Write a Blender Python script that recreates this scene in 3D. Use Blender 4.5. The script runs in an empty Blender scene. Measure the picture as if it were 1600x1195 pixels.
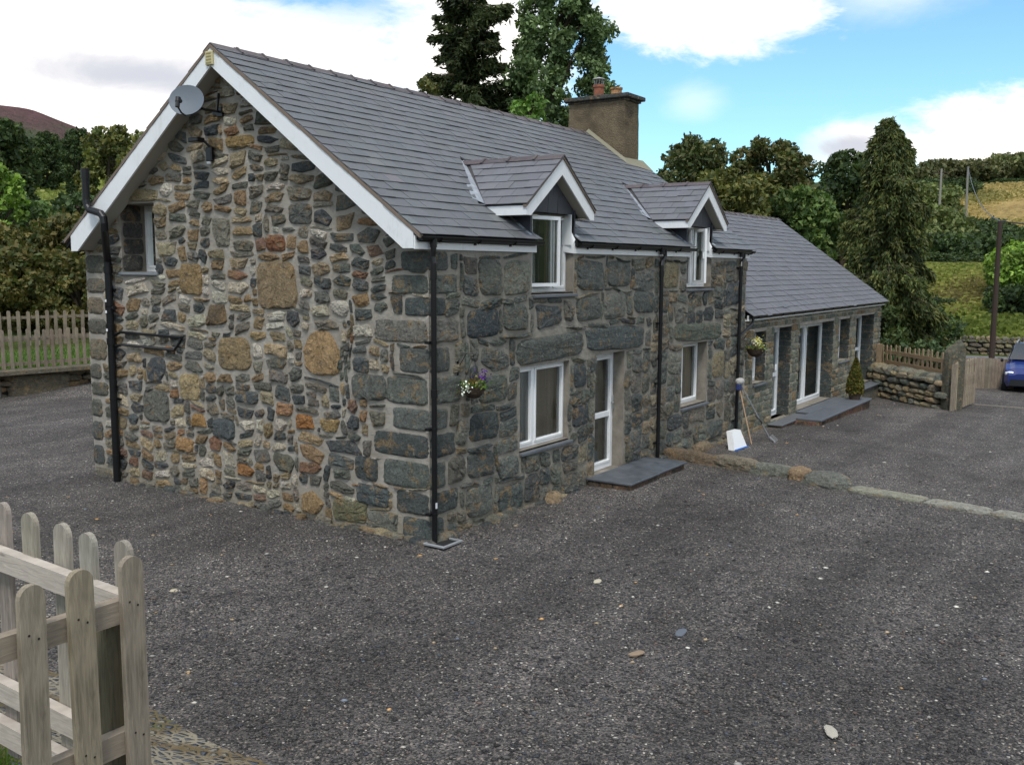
import bpy, bmesh, math, random
import numpy as np
from mathutils import Vector
R = math.radians
C = bpy.context.scene.collection
scene = bpy.context.scene
random.seed(5)
RNG = np.random.default_rng(7)

# ------------------------------------------------------------------ camera
CAMX, CAMY, CAMZ = -9.1225, -7.3034, 3.3693
cd = bpy.data.cameras.new('camera'); cam = bpy.data.objects.new('camera', cd); C.objects.link(cam)
yaw, pit, rol, f = 0.5893, -0.1179, 0.005, 1516.95
fw = Vector((math.cos(yaw)*math.cos(pit), math.sin(yaw)*math.cos(pit), math.sin(pit)))
r0 = Vector((math.sin(yaw), -math.cos(yaw), 0)); u0 = r0.cross(fw)
r1 = r0*math.cos(rol)+u0*math.sin(rol); u1 = -r0*math.sin(rol)+u0*math.cos(rol)
from mathutils import Matrix
M = Matrix((r1, u1, -fw)).transposed().to_4x4(); M.translation = Vector((CAMX, CAMY, CAMZ))
cam.matrix_world = M
cd.sensor_fit = 'HORIZONTAL'; cd.sensor_width = 36; cd.lens = 36*f/1600
cd.clip_start = 0.05; cd.clip_end = 6000
scene.camera = cam

# ------------------------------------------------------------------ light and exposure
SUN_EL, SUN_AZ = 58, 208        # degrees; azimuth of the sun measured from +X towards +Y
scene.view_settings.view_transform = 'Standard'; scene.view_settings.look = 'None'
scene.view_settings.exposure = 0.50; scene.view_settings.gamma = 1
sd = bpy.data.lights.new('sun', 'SUN'); so = bpy.data.objects.new('sun', sd); C.objects.link(so)
sd.energy = 1.6; sd.angle = R(12); sd.color = (1, .96, .9)
sv = Vector((math.cos(R(SUN_AZ))*math.cos(R(SUN_EL)), math.sin(R(SUN_AZ))*math.cos(R(SUN_EL)), math.sin(R(SUN_EL))))
so.rotation_euler = sv.to_track_quat('Z', 'Y').to_euler()
W = bpy.data.worlds.new('World'); scene.world = W; W.use_nodes = True

class NT:
    def __init__(s, nt): s.nt = nt; s.n = nt.nodes; s.l = nt.links
    def add(s, t, **k):
        n = s.n.new(t)
        for a, b in k.items(): setattr(n, a, b)
        return n
    def put(s, sock, v):
        if v is None: return
        if isinstance(v, bpy.types.NodeSocket): s.l.new(v, sock)
        else: sock.default_value = v
    def math(s, op, a, b=None, c=None, clamp=False):
        n = s.add('ShaderNodeMath', operation=op, use_clamp=clamp)
        s.put(n.inputs[0], a); s.put(n.inputs[1], b)
        if c is not None: s.put(n.inputs[2], c)
        return n.outputs[0]
    def mix(s, fac, a, b, blend='MIX'):
        n = s.add('ShaderNodeMix', data_type='RGBA', blend_type=blend)
        s.put(n.inputs['Factor'], fac); s.put(n.inputs[6], a); s.put(n.inputs[7], b)
        return n.outputs[2]
    def noise(s, vec, scale, detail=4, rough=.55, dist=0):
        n = s.add('ShaderNodeTexNoise'); s.put(n.inputs['Vector'], vec)
        n.inputs['Scale'].default_value = scale; n.inputs['Detail'].default_value = detail
        n.inputs['Roughness'].default_value = rough; n.inputs['Distortion'].default_value = dist
        return n.outputs['Fac']
    def vor(s, vec, scale, feature='F1', out='Distance'):
        n = s.add('ShaderNodeTexVoronoi', feature=feature); s.put(n.inputs['Vector'], vec)
        n.inputs['Scale'].default_value = scale
        return n.outputs[out]
    def ramp(s, fac, stops):
        n = s.add('ShaderNodeValToRGB'); e = n.color_ramp.elements
        while len(e) < len(stops): e.new(.5)
        for i, (p, c) in enumerate(stops):
            e[i].position = p; e[i].color = (*c, 1) if isinstance(c, (tuple, list)) else (c, c, c, 1)
        s.put(n.inputs[0], fac); return n.outputs[0]
    def rng(s, v, a, b, c=0., d=1.):
        n = s.add('ShaderNodeMapRange'); s.put(n.inputs[0], v)
        for i, q in enumerate((a, b, c, d)): n.inputs[i+1].default_value = q
        return n.outputs[0]
    def smooth(s, v, a, b):
        n = s.add('ShaderNodeMapRange', interpolation_type='SMOOTHSTEP'); s.put(n.inputs[0], v)
        n.inputs[1].default_value = a; n.inputs[2].default_value = b
        return n.outputs[0]
    def scalev(s, vec, sc):
        n = s.add('ShaderNodeMapping'); s.put(n.inputs[0], vec); n.inputs['Scale'].default_value = sc
        return n.outputs[0]
    def coord(s, k='Object'): return s.add('ShaderNodeTexCoord').outputs[k]
    def bump(s, h, strength=.5, dist=.02, normal=None):
        n = s.add('ShaderNodeBump'); s.put(n.inputs['Height'], h)
        n.inputs['Strength'].default_value = strength; n.inputs['Distance'].default_value = dist
        if normal is not None: s.put(n.inputs['Normal'], normal)
        return n.outputs[0]

def build_world():
    t = NT(W.node_tree)
    for n in list(t.n): t.n.remove(n)
    out = t.add('ShaderNodeOutputWorld'); bg = t.add('ShaderNodeBackground')
    sky = t.add('ShaderNodeTexSky', sky_type='NISHITA'); sky.sun_disc = False
    sky.sun_elevation = R(SUN_EL); sky.sun_rotation = R(90-SUN_AZ); sky.air_density = 1.0; sky.dust_density = .6; sky.ozone_density = 1.3
    K = .12
    bg.inputs[1].default_value = K
    skyc = t.mix(1.0, sky.outputs[0], (.80, 1.10, 1.16, 1), 'MULTIPLY')
    g = t.coord('Generated'); sp = t.add('ShaderNodeSeparateXYZ'); t.l.new(g, sp.inputs[0])
    az = t.math('MULTIPLY', t.math('ARCTAN2', sp.outputs[1], sp.outputs[0]), 57.2958)
    el = t.math('MULTIPLY', t.math('ARCSINE', sp.outputs[2]), 57.2958)
    # cloud coordinates on a flat layer overhead blended with direction, so clouds flatten to the horizon
    v1 = t.scalev(g, (1, 1, 2.4))
    n1 = t.noise(v1, 2.6, 8, .6, .3); n2 = t.noise(v1, 9, 8, .62, .2)
    nz = t.math('ADD', t.math('MULTIPLY', n1, .65), t.math('MULTIPLY', n2, .35))
    edge = t.math('MULTIPLY', t.math('SUBTRACT', t.noise(v1, 14, 8, .65, .3), .5), 1.5)
    def blob(a, e, ra, re, soft=.5):
        d = t.math('SQRT', t.math('ADD', t.math('POWER', t.math('ABSOLUTE', t.math('DIVIDE', t.math('SUBTRACT', az, a), ra)), 2.),
                                   t.math('POWER', t.math('ABSOLUTE', t.math('DIVIDE', t.math('SUBTRACT', el, e), re)), 2.)))
        d = t.math('ADD', d, edge)
        return t.math('SUBTRACT', 1., t.smooth(d, 1-soft, 1+soft))
    mask = t.smooth(nz, .44, .56)
    # the clear blue gap in front and the cloud banks round it
    gap = blob(17, 9, 21, 13, .25)
    mask = t.math('MULTIPLY', mask, t.math('SUBTRACT', 1., gap))
    mask = t.math('MAXIMUM', mask, blob(56, 7, 17, 12, .35))
    mask = t.math('MULTIPLY', mask, t.math('SUBTRACT', 1., blob(45, 16.4, 7, 2.4, .5)))
    mask = t.math('MAXIMUM', mask, blob(36, 11, 4.6, 6, .5))
    mask = t.math('MAXIMUM', mask, blob(22.6, 14.4, 6.6, 2.5, .3))
    mask = t.math('MAXIMUM', mask, blob(4.5, 5.2, 9.0, 3.9, .3))
    mask = t.math('MAXIMUM', mask, blob(14.3, 6.6, 2.6, 1.3, .6))
    mask = t.math('MAXIMUM', mask, t.math('MULTIPLY', blob(23.6, 9.2, 1.3, .8, .9), .3))
    mask = t.math('MAXIMUM', mask, t.math('MULTIPLY', blob(13.5, 14.5, 3.0, 1.2, .9), .4))
    tone = t.noise(t.scalev(g, (1, 1, 5)), 3.2, 6, .55, .2)
    grey = t.math('MAXIMUM', t.math('MULTIPLY', t.smooth(tone, .5, .68), .35), t.math('MULTIPLY', blob(53.5, 10.0, 7.5, 1.0, .9), .9))
    grey = t.math('MAXIMUM', grey, t.math('MULTIPLY', blob(15.0, 6.6, 1.9, .7, .7), .9))
    cl = t.mix(grey, (8.6, 8.3, 7.9, 1), (3.7, 3.85, 4.4, 1))
    col = t.mix(mask, skyc, cl)
    t.l.new(col, bg.inputs[0]); t.l.new(bg.outputs[0], out.inputs[0])
build_world()

# ------------------------------------------------------------------ helpers
def mat(name, col=None, rough=.8, fn=None, spec=.3, metal=0):
    m = bpy.data.materials.new(name); m.use_nodes = True
    t = NT(m.node_tree); b = t.n['Principled BSDF']
    b.inputs['Roughness'].default_value = rough; b.inputs['Specular IOR Level'].default_value = spec
    b.inputs['Metallic'].default_value = metal
    if col is not None: b.inputs['Base Color'].default_value = (*col, 1)
    if fn: fn(t, b)
    return m
def base(t, b, v): t.put(b.inputs['Base Color'], v)
def nrm(t, b, v): t.put(b.inputs['Normal'], v)
def attr(t, name='Col'):
    return t.add('ShaderNodeAttribute', attribute_name=name).outputs['Color']

def tag(o, label=None, cat=None, group=None, kind=None):
    if label: o['label'] = label
    if cat: o['category'] = cat
    if group: o['group'] = group
    if kind: o['kind'] = kind
    return o
def empty(name, loc, label, cat, group=None, rz=0):
    o = bpy.data.objects.new(name, None); C.objects.link(o); o.location = loc; o.rotation_euler = (0, 0, rz)
    o.empty_display_size = .1
    tag(o, label, cat, group); return o
bpy_origin = {}

class MB:
    """collects geometry in WORLD coordinates (or local ones when loc=(0,0,0)); build() links one mesh"""
    def __init__(s): s.v = []; s.f = []; s.c = []; s.n = 0; s.cur = (1, 1, 1)
    def add(s, vs, fs, col=None):
        col = col or s.cur; k = s.n
        s.v.extend([tuple(p) for p in vs]); s.n += len(vs)
        s.c.extend([col]*len(vs)); s.f.extend([tuple(i+k for i in q) for q in fs])
    def box(s, a, b, col=None):
        x0, y0, z0 = a; x1, y1, z1 = b
        s.add([(x0,y0,z0),(x1,y0,z0),(x1,y1,z0),(x0,y1,z0),(x0,y0,z1),(x1,y0,z1),(x1,y1,z1),(x0,y1,z1)],
              [(0,3,2,1),(4,5,6,7),(0,1,5,4),(1,2,6,5),(2,3,7,6),(3,0,4,7)], col)
    def bbox(s, a, b, bev=.006, col=None):
        """box with chamfered edges"""
        bm = bmesh.new(); bmesh.ops.create_cube(bm, size=1)
        d = [abs(b[i]-a[i]) for i in range(3)]; c = [(a[i]+b[i])/2 for i in range(3)]
        for v in bm.verts: v.co = Vector([v.co[i]*d[i]+c[i] for i in range(3)])
        bmesh.ops.bevel(bm, geom=bm.edges[:], offset=min(bev, min(d)*.4), segments=1, affect='EDGES')
        s.bm(bm, col); bm.free()
    def bm(s, bm, col=None):
        bm.verts.index_update()
        s.add([v.co[:] for v in bm.verts], [[v.index for v in f.verts] for f in bm.faces], col)
    def poly(s, pts, n, th, col=None):
        """convex polygon pts extruded by -n*th"""
        k = len(pts); n = Vector(n); lo = [Vector(p)-n*th for p in pts]
        s.add([tuple(p) for p in pts]+[tuple(p) for p in lo],
              [tuple(range(k)), tuple(range(2*k-1, k-1, -1))]+[(i, i+k, (i+1) % k+k, (i+1) % k) for i in range(k)], col)
    def beam(s, a, b, w, h, up=(0,0,1), col=None):
        a = Vector(a); b = Vector(b); d = (b-a).normalized(); side = d.cross(Vector(up)).normalized(); u = side.cross(d)
        vs = []
        for p in (a, b):
            for sx, sy in ((-1,-1),(1,-1),(1,1),(-1,1)): vs.append(tuple(p+side*sx*w/2+u*sy*h/2))
        s.add(vs, [(0,3,2,1),(4,5,6,7),(0,1,5,4),(1,2,6,5),(2,3,7,6),(3,0,4,7)], col)
    def tube(s, pts, rad, seg=10, col=None, cap=True):
        pts = [Vector(p) for p in pts]; k = len(pts)
        if not isinstance(rad, (list, tuple)): rad = [rad]*k
        vs = []; ref = None
        for i, p in enumerate(pts):
            d = (pts[min(i+1, k-1)]-pts[max(i-1, 0)]).normalized()
            if ref is None: ref = Vector((0, 0, 1)) if abs(d.z) < .9 else Vector((1, 0, 0))
            a = d.cross(ref).normalized(); b = a.cross(d).normalized(); ref = b
            for j in range(seg):
                t = 2*math.pi*j/seg; vs.append(tuple(p+(a*math.cos(t)+b*math.sin(t))*rad[i]))
        fs = [(i*seg+j, i*seg+(j+1) % seg, (i+1)*seg+(j+1) % seg, (i+1)*seg+j) for i in range(k-1) for j in range(seg)]
        if cap: fs += [tuple(range(seg-1, -1, -1)), tuple((k-1)*seg+j for j in range(seg))]
        s.add(vs, fs, col)
    def lathe(s, prof, c, seg=16, col=None, z=True):
        vs = []; c = Vector(c)
        for r, h in prof:
            for j in range(seg):
                t = 2*math.pi*j/seg; vs.append((c.x+r*math.cos(t), c.y+r*math.sin(t), c.z+h))
        k = len(prof)
        fs = [(i*seg+j, i*seg+(j+1) % seg, (i+1)*seg+(j+1) % seg, (i+1)*seg+j) for i in range(k-1) for j in range(seg)]
        s.add(vs, fs, col)
    def build(s, name, m, parent=None, smooth=False, origin=None):
        me = bpy.data.meshes.new(name)
        V = np.array(s.v, dtype=np.float64).reshape(-1, 3)
        if origin is None:
            if parent is not None:
                origin = bpy_origin.get(parent.name, (0, 0, 0))
            else: origin = (0, 0, 0)
        V = V-np.array(origin)
        me.from_pydata(V.tolist(), [], s.f)
        ca = me.color_attributes.new('Col', 'FLOAT_COLOR', 'POINT')
        cc = np.ones((len(s.c), 4), dtype=np.float32); cc[:, :3] = np.array(s.c, dtype=np.float32).reshape(-1, 3)
        ca.data.foreach_set('color', cc.ravel())
        if smooth: me.polygons.foreach_set('use_smooth', [True]*len(me.polygons))
        me.materials.append(m); me.update()
        o = bpy.data.objects.new(name, me); C.objects.link(o)
        if parent is None: o.location = origin
        else: o.parent = parent
        return o
def thing(name, loc, label, cat, group=None):
    """an Empty at the thing's base; parts are written in world coordinates"""
    o = empty(name, loc, label, cat, group); bpy_origin[o.name] = tuple(loc); return o
_build = MB.build
def build_part(s, name, m, parent=None, smooth=False, origin=None):
    o = _build(s, name, m, parent, smooth, origin)
    if parent is not None:
        bpy_origin[o.name] = bpy_origin.get(parent.name, (0, 0, 0))
    elif origin is not None: bpy_origin[o.name] = origin
    return o
MB.build = build_part

def copy_tree(o, parent=None):
    c = o.copy(); C.objects.link(c); c.parent = parent
    for ch in list(o.children): copy_tree(ch, c)
    return c

def np_mesh(name, V, F, Cc, m, parent=None, origin=(0,0,0), smooth=False):
    """fast mesh from numpy: V (n,3), F (m,k) all faces the same size, Cc (n,3)"""
    me = bpy.data.meshes.new(name); n = len(V); mm, k = F.shape
    me.vertices.add(n); me.vertices.foreach_set('co', (V-np.array(origin)).astype(np.float32).ravel())
    me.loops.add(mm*k); me.loops.foreach_set('vertex_index', F.astype(np.int32).ravel())
    me.polygons.add(mm); me.polygons.foreach_set('loop_start', np.arange(mm, dtype=np.int32)*k)
    try: me.polygons.foreach_set('loop_total', np.full(mm, k, dtype=np.int32))
    except Exception: pass
    me.update(calc_edges=True); me.validate()
    ca = me.color_attributes.new('Col', 'FLOAT_COLOR', 'POINT')
    cc = np.ones((n, 4), dtype=np.float32); cc[:, :3] = Cc; ca.data.foreach_set('color', cc.ravel())
    if smooth: me.polygons.foreach_set('use_smooth', [True]*mm)
    me.materials.append(m)
    o = bpy.data.objects.new(name, me); C.objects.link(o)
    if parent is None: o.location = origin
    else: o.parent = parent
    return o

def srgb(r, g, b):
    return tuple(((c/255)/12.92 if c/255 <= .04045 else ((c/255+.055)/1.055)**2.4) for c in (r, g, b))
def vary(col, a=.15, rng=random):
    k = 1+rng.uniform(-a, a); return tuple(max(0, c*k*(1+rng.uniform(-a*.25, a*.25))) for c in col)

# ------------------------------------------------------------------ materials
def m_stone(t, b):
    c = attr(t); o = t.coord()
    n1 = t.noise(o, 7, 7, .7, .8); n2 = t.noise(o, 34, 6, .75, .5); n3 = t.noise(o, 5.0, 4, .6, 1.0); n4 = t.noise(t.scalev(o, (1, 1, 2.2)), 6.3, 4, .65, .6)
    c = t.mix(t.math('MULTIPLY', t.smooth(n3, .54, .64), .55), c, (*srgb(160, 132, 92), 1))            # iron staining
    c = t.mix(t.math('MULTIPLY', t.smooth(n4, .55, .66), .5), c, (*srgb(92, 94, 90), 1))
    k = t.math('ADD', t.rng(n1, .28, .72, .80, 1.72), t.rng(n2, .3, .7, -.42, .42))
    kc = t.add('ShaderNodeCombineColor'); [t.l.new(k, kc.inputs[i]) for i in range(3)]
    c2 = t.mix(1.0, c, kc.outputs[0], 'MULTIPLY')
    c2 = t.mix(t.math('MULTIPLY', t.smooth(t.noise(o, 11, 5, .7, .6), .58, .68), .5), c2, (*srgb(182, 176, 160), 1))   # lichen and mortar smears
    c2 = t.mix(t.math('MULTIPLY', t.smooth(t.noise(t.scalev(o, (1, 1, 1.8)), 26, 5, .7, 1.), .57, .64), .75), c2, (.022, .022, .02, 1))  # cracks and pits
    base(t, b, c2)
    h = t.math('ADD', t.noise(o, 13, 8, .75, .8), t.math('MULTIPLY', t.noise(o, 45, 5, .75), .55))
    nrm(t, b, t.bump(h, 1.0, .13))
M_STONE = mat('rough_stone', rough=.88, fn=m_stone, spec=.25)
def m_mortar(t, b):
    o = t.coord(); n = t.noise(o, 3, 6, .6); n2 = t.noise(o, 60, 5, .7)
    c = t.ramp(n, [(.3, srgb(142, 135, 123)), (.5, srgb(157, 150, 139)), (.7, srgb(172, 166, 155))])
    c = t.mix(t.math('MULTIPLY', t.smooth(n2, .55, .75), .35), c, (.09, .08, .07, 1))
    sp = t.add('ShaderNodeSeparateXYZ'); t.l.new(o, sp.inputs[0])
    low = t.math('SUBTRACT', 1., t.smooth(t.math('ADD', sp.outputs[2], t.math('MULTIPLY', n, -.5)), -.2, .35))
    c = t.mix(t.math('MULTIPLY', low, .45), c, (*srgb(120, 112, 90), 1))
    base(t, b, c); nrm(t, b, t.bump(t.math('ADD', t.noise(o, 12, 5, .6), t.math('MULTIPLY', n2, .4)), .9, .03))
M_MORTAR = mat('lime_mortar', rough=.95, fn=m_mortar, spec=.1)
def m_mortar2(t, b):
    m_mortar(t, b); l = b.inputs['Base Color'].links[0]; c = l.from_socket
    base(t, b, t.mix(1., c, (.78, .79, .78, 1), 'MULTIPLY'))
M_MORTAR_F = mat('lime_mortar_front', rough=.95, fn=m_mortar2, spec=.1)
def m_render(t, b):
    o = t.coord(); n = t.noise(o, 4, 6, .6)
    base(t, b, t.ramp(n, [(.3, srgb(112, 106, 97)), (.7, srgb(150, 143, 132))]))
    nrm(t, b, t.bump(t.noise(o, 70, 4, .7), .5, .01))
M_RENDER = mat('cement_render', rough=.9, fn=m_render, spec=.15)
def m_slate(t, b):
    c = attr(t); o = t.coord()
    n = t.noise(o, 5, 6, .65); n2 = t.noise(t.scalev(o, (1, 6, 6)), 14, 4, .6)
    k = t.math('ADD', t.rng(n, .3, .7, .9, 1.1), t.rng(n2, .3, .7, -.03, .03))
    kc = t.add('ShaderNodeCombineColor'); [t.l.new(k, kc.inputs[i]) for i in range(3)]
    cc = t.mix(1., c, kc.outputs[0], 'MULTIPLY')
    cc = t.mix(t.math('MULTIPLY', t.smooth(t.noise(o, 1.1, 6, .7, .5), .55, .75), .22), cc, (*srgb(122, 116, 106), 1))
    cc = t.mix(t.math('MULTIPLY', t.smooth(t.noise(o, 30, 4, .7), .68, .74), .6), cc, (*srgb(150, 148, 138), 1))
    base(t, b, cc)
    t.put(b.inputs['Roughness'], t.rng(n, .3, .7, .5, .72))
    nrm(t, b, t.bump(t.noise(o, 38, 6, .7), .3, .01))
M_SLATE = mat('roof_slate', rough=.58, fn=m_slate, spec=.4)
def m_ridge(t, b):
    c = attr(t); o = t.coord(); n = t.noise(o, 12, 6, .7)
    base(t, b, t.mix(t.math('MULTIPLY', t.smooth(n, .45, .7), .4), c, (*srgb(120, 112, 100), 1)))
    nrm(t, b, t.bump(t.noise(o, 50, 5, .7), .4, .01))
M_RIDGE = mat('ridge_tile', rough=.8, fn=m_ridge)
def m_white(t, b):
    o = t.coord(); n = t.noise(o, 2.5, 5, .6); n2 = t.noise(t.scalev(o, (3, 3, .6)), 9, 4, .7)
    base(t, b, t.ramp(t.math('ADD', t.math('MULTIPLY', n, .6), t.math('MULTIPLY', n2, .4)), [(.3, (.66, .66, .64)), (.46, (.79, .80, .80)), (1, (.83, .83, .83))]))
M_WHITE = mat('white_plastic', rough=.42, fn=m_white, spec=.45)
M_SOFFIT = mat('soffit_board', srgb(170, 165, 155), .6)
M_BLACK = mat('black_plastic', (.008, .008, .009), .32, spec=.4)
M_METAL = mat('dark_metal', (.05, .05, .055), .5, spec=.5, metal=.4)
M_GALV = mat('galvanised_metal', (.42, .43, .44), .45, spec=.5, metal=.5)
def m_lead(t, b):
    o = t.coord(); n = t.noise(o, 9, 5, .6)
    base(t, b, t.ramp(n, [(.3, srgb(128, 134, 142)), (.7, srgb(172, 178, 184))])); nrm(t, b, t.bump(n, .4, .02))
M_LEAD = mat('lead_sheet', rough=.5, fn=m_lead, spec=.5)
def m_glass():
    m = bpy.data.materials.new('window_glass'); m.use_nodes = True; t = NT(m.node_tree)
    for n in list(t.n): t.n.remove(n)
    out = t.add('ShaderNodeOutputMaterial'); tr = t.add('ShaderNodeBsdfTransparent'); gl = t.add('ShaderNodeBsdfGlossy')
    gl.inputs['Roughness'].default_value = .02; gl.inputs['Color'].default_value = (.9, .95, .95, 1)
    tr.inputs['Color'].default_value = (.88, .9, .88, 1)
    fr = t.add('ShaderNodeFresnel'); fr.inputs[0].default_value = 1.6
    nrm_ = t.bump(t.noise(t.coord(), 1.5, 2, .5), .05, .02); t.l.new(nrm_, gl.inputs['Normal'])
    mx = t.add('ShaderNodeMixShader'); t.l.new(t.math('ADD', fr.outputs[0], .09), mx.inputs[0])
    t.l.new(tr.outputs[0], mx.inputs[1]); t.l.new(gl.outputs[0], mx.inputs[2]); t.l.new(mx.outputs[0], out.inputs[0])
    return m
M_GLASS = m_glass()
def m_cloth(t, b):
    c = attr(t); o = t.coord(); w = t.noise(t.scalev(o, (1, 1, .05)), 16, 3, .5)
    base(t, b, t.mix(t.rng(w, .3, .7, 0, .18), c, (.12, .1, .08, 1)))
M_CLOTH = mat('curtain_cloth', rough=.95, fn=m_cloth, spec=.05)
def m_room(t, b): base(t, b, t.ramp(t.noise(t.coord(), 2, 3), [(.3, (.13, .11, .09)), (.7, (.24, .2, .16))]))
M_ROOM = mat('room_plaster', rough=.95, fn=m_room, spec=.05)
def m_chim(t, b):
    o = t.coord(); n = t.noise(o, 2.2, 6, .65, .4); n2 = t.noise(o, 55, 4, .75)
    c = t.ramp(n, [(.28, srgb(96, 86, 72)), (.5, srgb(136, 121, 99)), (.72, srgb(160, 144, 117))])
    c = t.mix(t.rng(n2, .35, .65, 0, .5), c, (*srgb(84, 76, 64), 1))
    base(t, b, c); nrm(t, b, t.bump(t.math('ADD', t.vor(o, 60), n2), 1.0, .03))
M_CHIM = mat('roughcast', rough=.95, fn=m_chim, spec=.1)
def m_clay(t, b):
    c = attr(t); o = t.coord(); n = t.noise(o, 10, 5, .7)
    base(t, b, t.mix(t.smooth(n, .4, .7), c, (*srgb(95, 75, 60), 1)))
M_CLAY = mat('fired_clay', rough=.8, fn=m_clay)
def m_wood(t, b):
    c = attr(t); o = t.coord()
    g = t.noise(t.scalev(o, (9, 9, .8)), 9, 6, .65, .8); k = t.noise(o, 2.3, 4, .6); kn = t.vor(t.scalev(o, (5, 5, 1.2)), 1.6)
    v = t.math('ADD', t.rng(g, .3, .7, .62, 1.22), t.rng(k, .3, .7, -.2, .2))
    kc = t.add('ShaderNodeCombineColor'); [t.l.new(v, kc.inputs[i]) for i in range(3)]
    cc = t.mix(1., c, kc.outputs[0], 'MULTIPLY')
    cc = t.mix(t.math('MULTIPLY', t.math('SUBTRACT', 1., t.smooth(kn, .05, .13)), .6), cc, (.06, .04, .025, 1))
    cc = t.mix(t.math('MULTIPLY', t.smooth(t.noise(o, 5, 5, .7), .58, .74), .32), cc, (*srgb(104, 102, 78), 1))
    base(t, b, cc); nrm(t, b, t.bump(g, .5, .006))
M_WOOD = mat('weathered_wood', rough=.85, fn=m_wood, spec=.15)
def m_woodh(t, b):
    c = attr(t); o = t.coord()
    g = t.noise(t.scalev(o, (1.2, 1.2, 14)), 7, 6, .65, .8); kn = t.vor(t.scalev(o, (1.4, 1.4, 5)), 2.2)
    v = t.rng(g, .3, .7, .75, 1.15)
    kc = t.add('ShaderNodeCombineColor'); [t.l.new(v, kc.inputs[i]) for i in range(3)]
    cc = t.mix(1., c, kc.outputs[0], 'MULTIPLY')
    cc = t.mix(t.math('MULTIPLY', t.math('SUBTRACT', 1., t.smooth(kn, .04, .1)), .55), cc, (.1, .07, .05, 1))
    base(t, b, cc); nrm(t, b, t.bump(g, .4, .005))
M_WOODH = mat('weathered_rail_wood', rough=.85, fn=m_woodh, spec=.15)
def m_gravel(t, b):
    o = t.coord(); g2 = t.add('ShaderNodeNewGeometry').outputs['Position']
    vc = t.vor(o, 62, out='Color'); vd = t.vor(o, 62); sp = t.add('ShaderNodeSeparateColor'); t.l.new(vc, sp.inputs[0])
    vc2 = t.vor(o, 26, out='Color'); vd2 = t.vor(o, 26); sp2 = t.add('ShaderNodeSeparateColor'); t.l.new(vc2, sp2.inputs[0])
    c = t.ramp(sp.outputs[0], [(0, srgb(40, 39, 39)), (.4, srgb(72, 70, 69)), (.75, srgb(93, 89, 87)), (.95, srgb(108, 103, 98)), (1, srgb(146, 138, 128))])
    c = t.mix(1., c, (1.15, 1.13, 1.11, 1), 'MULTIPLY')
    c = t.mix(t.math('GREATER_THAN', sp.outputs[1], .993), c, (*srgb(196, 190, 178), 1))
    c = t.mix(t.math('MULTIPLY', t.math('GREATER_THAN', sp2.outputs[0], .93), t.math('LESS_THAN', vd2, .26)), c, t.ramp(sp2.outputs[1], [(0, srgb(84, 88, 94)), (.5, srgb(128, 116, 102)), (1, srgb(110, 108, 110))]))
    big = t.noise(g2, .35, 4, .55, .5); mid = t.noise(g2, 2.1, 5, .6)
    k = t.math('ADD', t.rng(big, .3, .7, .74, 1.26), t.rng(mid, .3, .7, -.2, .2))
    # faint wheel tracks sweeping through the yard
    mp = t.add('ShaderNodeMapping'); t.put(mp.inputs[0], g2); mp.inputs['Rotation'].default_value = (0, 0, -.28); mp.inputs['Scale'].default_value = (.10, .95, 1)
    trk = t.noise(mp.outputs[0], 1.0, 3, .5, .5)
    k = t.math('MULTIPLY', k, t.rng(trk, .38, .62, .82, 1.24))
    kc = t.add('ShaderNodeCombineColor'); [t.l.new(k, kc.inputs[i]) for i in range(3)]
    c = t.mix(1., c, kc.outputs[0], 'MULTIPLY')
    base(t, b, c)
    h = t.math('ADD', t.math('MULTIPLY', t.math('SUBTRACT', 1., vd), .8), t.math('ADD', t.math('MULTIPLY', t.math('SUBTRACT', 1., vd2), .5), t.math('MULTIPLY', t.noise(o, 25, 5, .7), .8)))
    nrm(t, b, t.bump(h, 1.0, .022))
M_GRAVEL = mat('dark_gravel', rough=.9, fn=m_gravel, spec=.25)
def m_chip(t, b):
    base(t, b, attr(t)); nrm(t, b, t.bump(t.noise(t.coord(), 80, 3, .7), .4, .01))
M_CHIP = mat('stone_chips', rough=.85, fn=m_chip, spec=.25)
def m_land(t, b):
    c = attr(t); o = t.coord(); n = t.noise(o, 1.3, 7, .7); n2 = t.noise(o, .12, 5, .6); n3 = t.noise(t.scalev(o, (1, 1, .3)), 9, 5, .75)
    v = t.math('ADD', t.rng(n, .3, .7, .55, 1.35), t.math('ADD', t.rng(n2, .3, .7, -.25, .25), t.rng(n3, .3, .7, -.25, .25)))
    kc = t.add('ShaderNodeCombineColor'); [t.l.new(v, kc.inputs[i]) for i in range(3)]
    base(t, b, t.mix(1., c, kc.outputs[0], 'MULTIPLY')); nrm(t, b, t.bump(t.math('ADD', n, n3), 1., .25))
M_LAND = mat('rough_pasture', rough=.95, fn=m_land, spec=.05)
def m_hill(t, b):
    o = t.coord(); n = t.noise(o, .012, 7, .7); sp = t.add('ShaderNodeSeparateXYZ'); t.l.new(o, sp.inputs[0])
    hh = t.math('ADD', t.rng(sp.outputs[2], 110, 235, 0, 1), t.math('MULTIPLY', t.math('SUBTRACT', n, .5), 1.3))
    c = t.ramp(hh, [(.15, srgb(84, 98, 78)), (.4, srgb(98, 104, 82)), (.6, srgb(118, 98, 94)), (.9, srgb(128, 96, 100))])  # distance haze is put into these muted grass and heather colours
    n4 = t.noise(o, .06, 6, .75)
    c = t.mix(t.rng(n4, .4, .68, 0, .5), c, (*srgb(70, 72, 62), 1)); base(t, b, c)
    nrm(t, b, t.bump(n4, 1., 20.))
M_HILL = mat('heather_moor', rough=1, fn=m_hill, spec=0)
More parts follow.
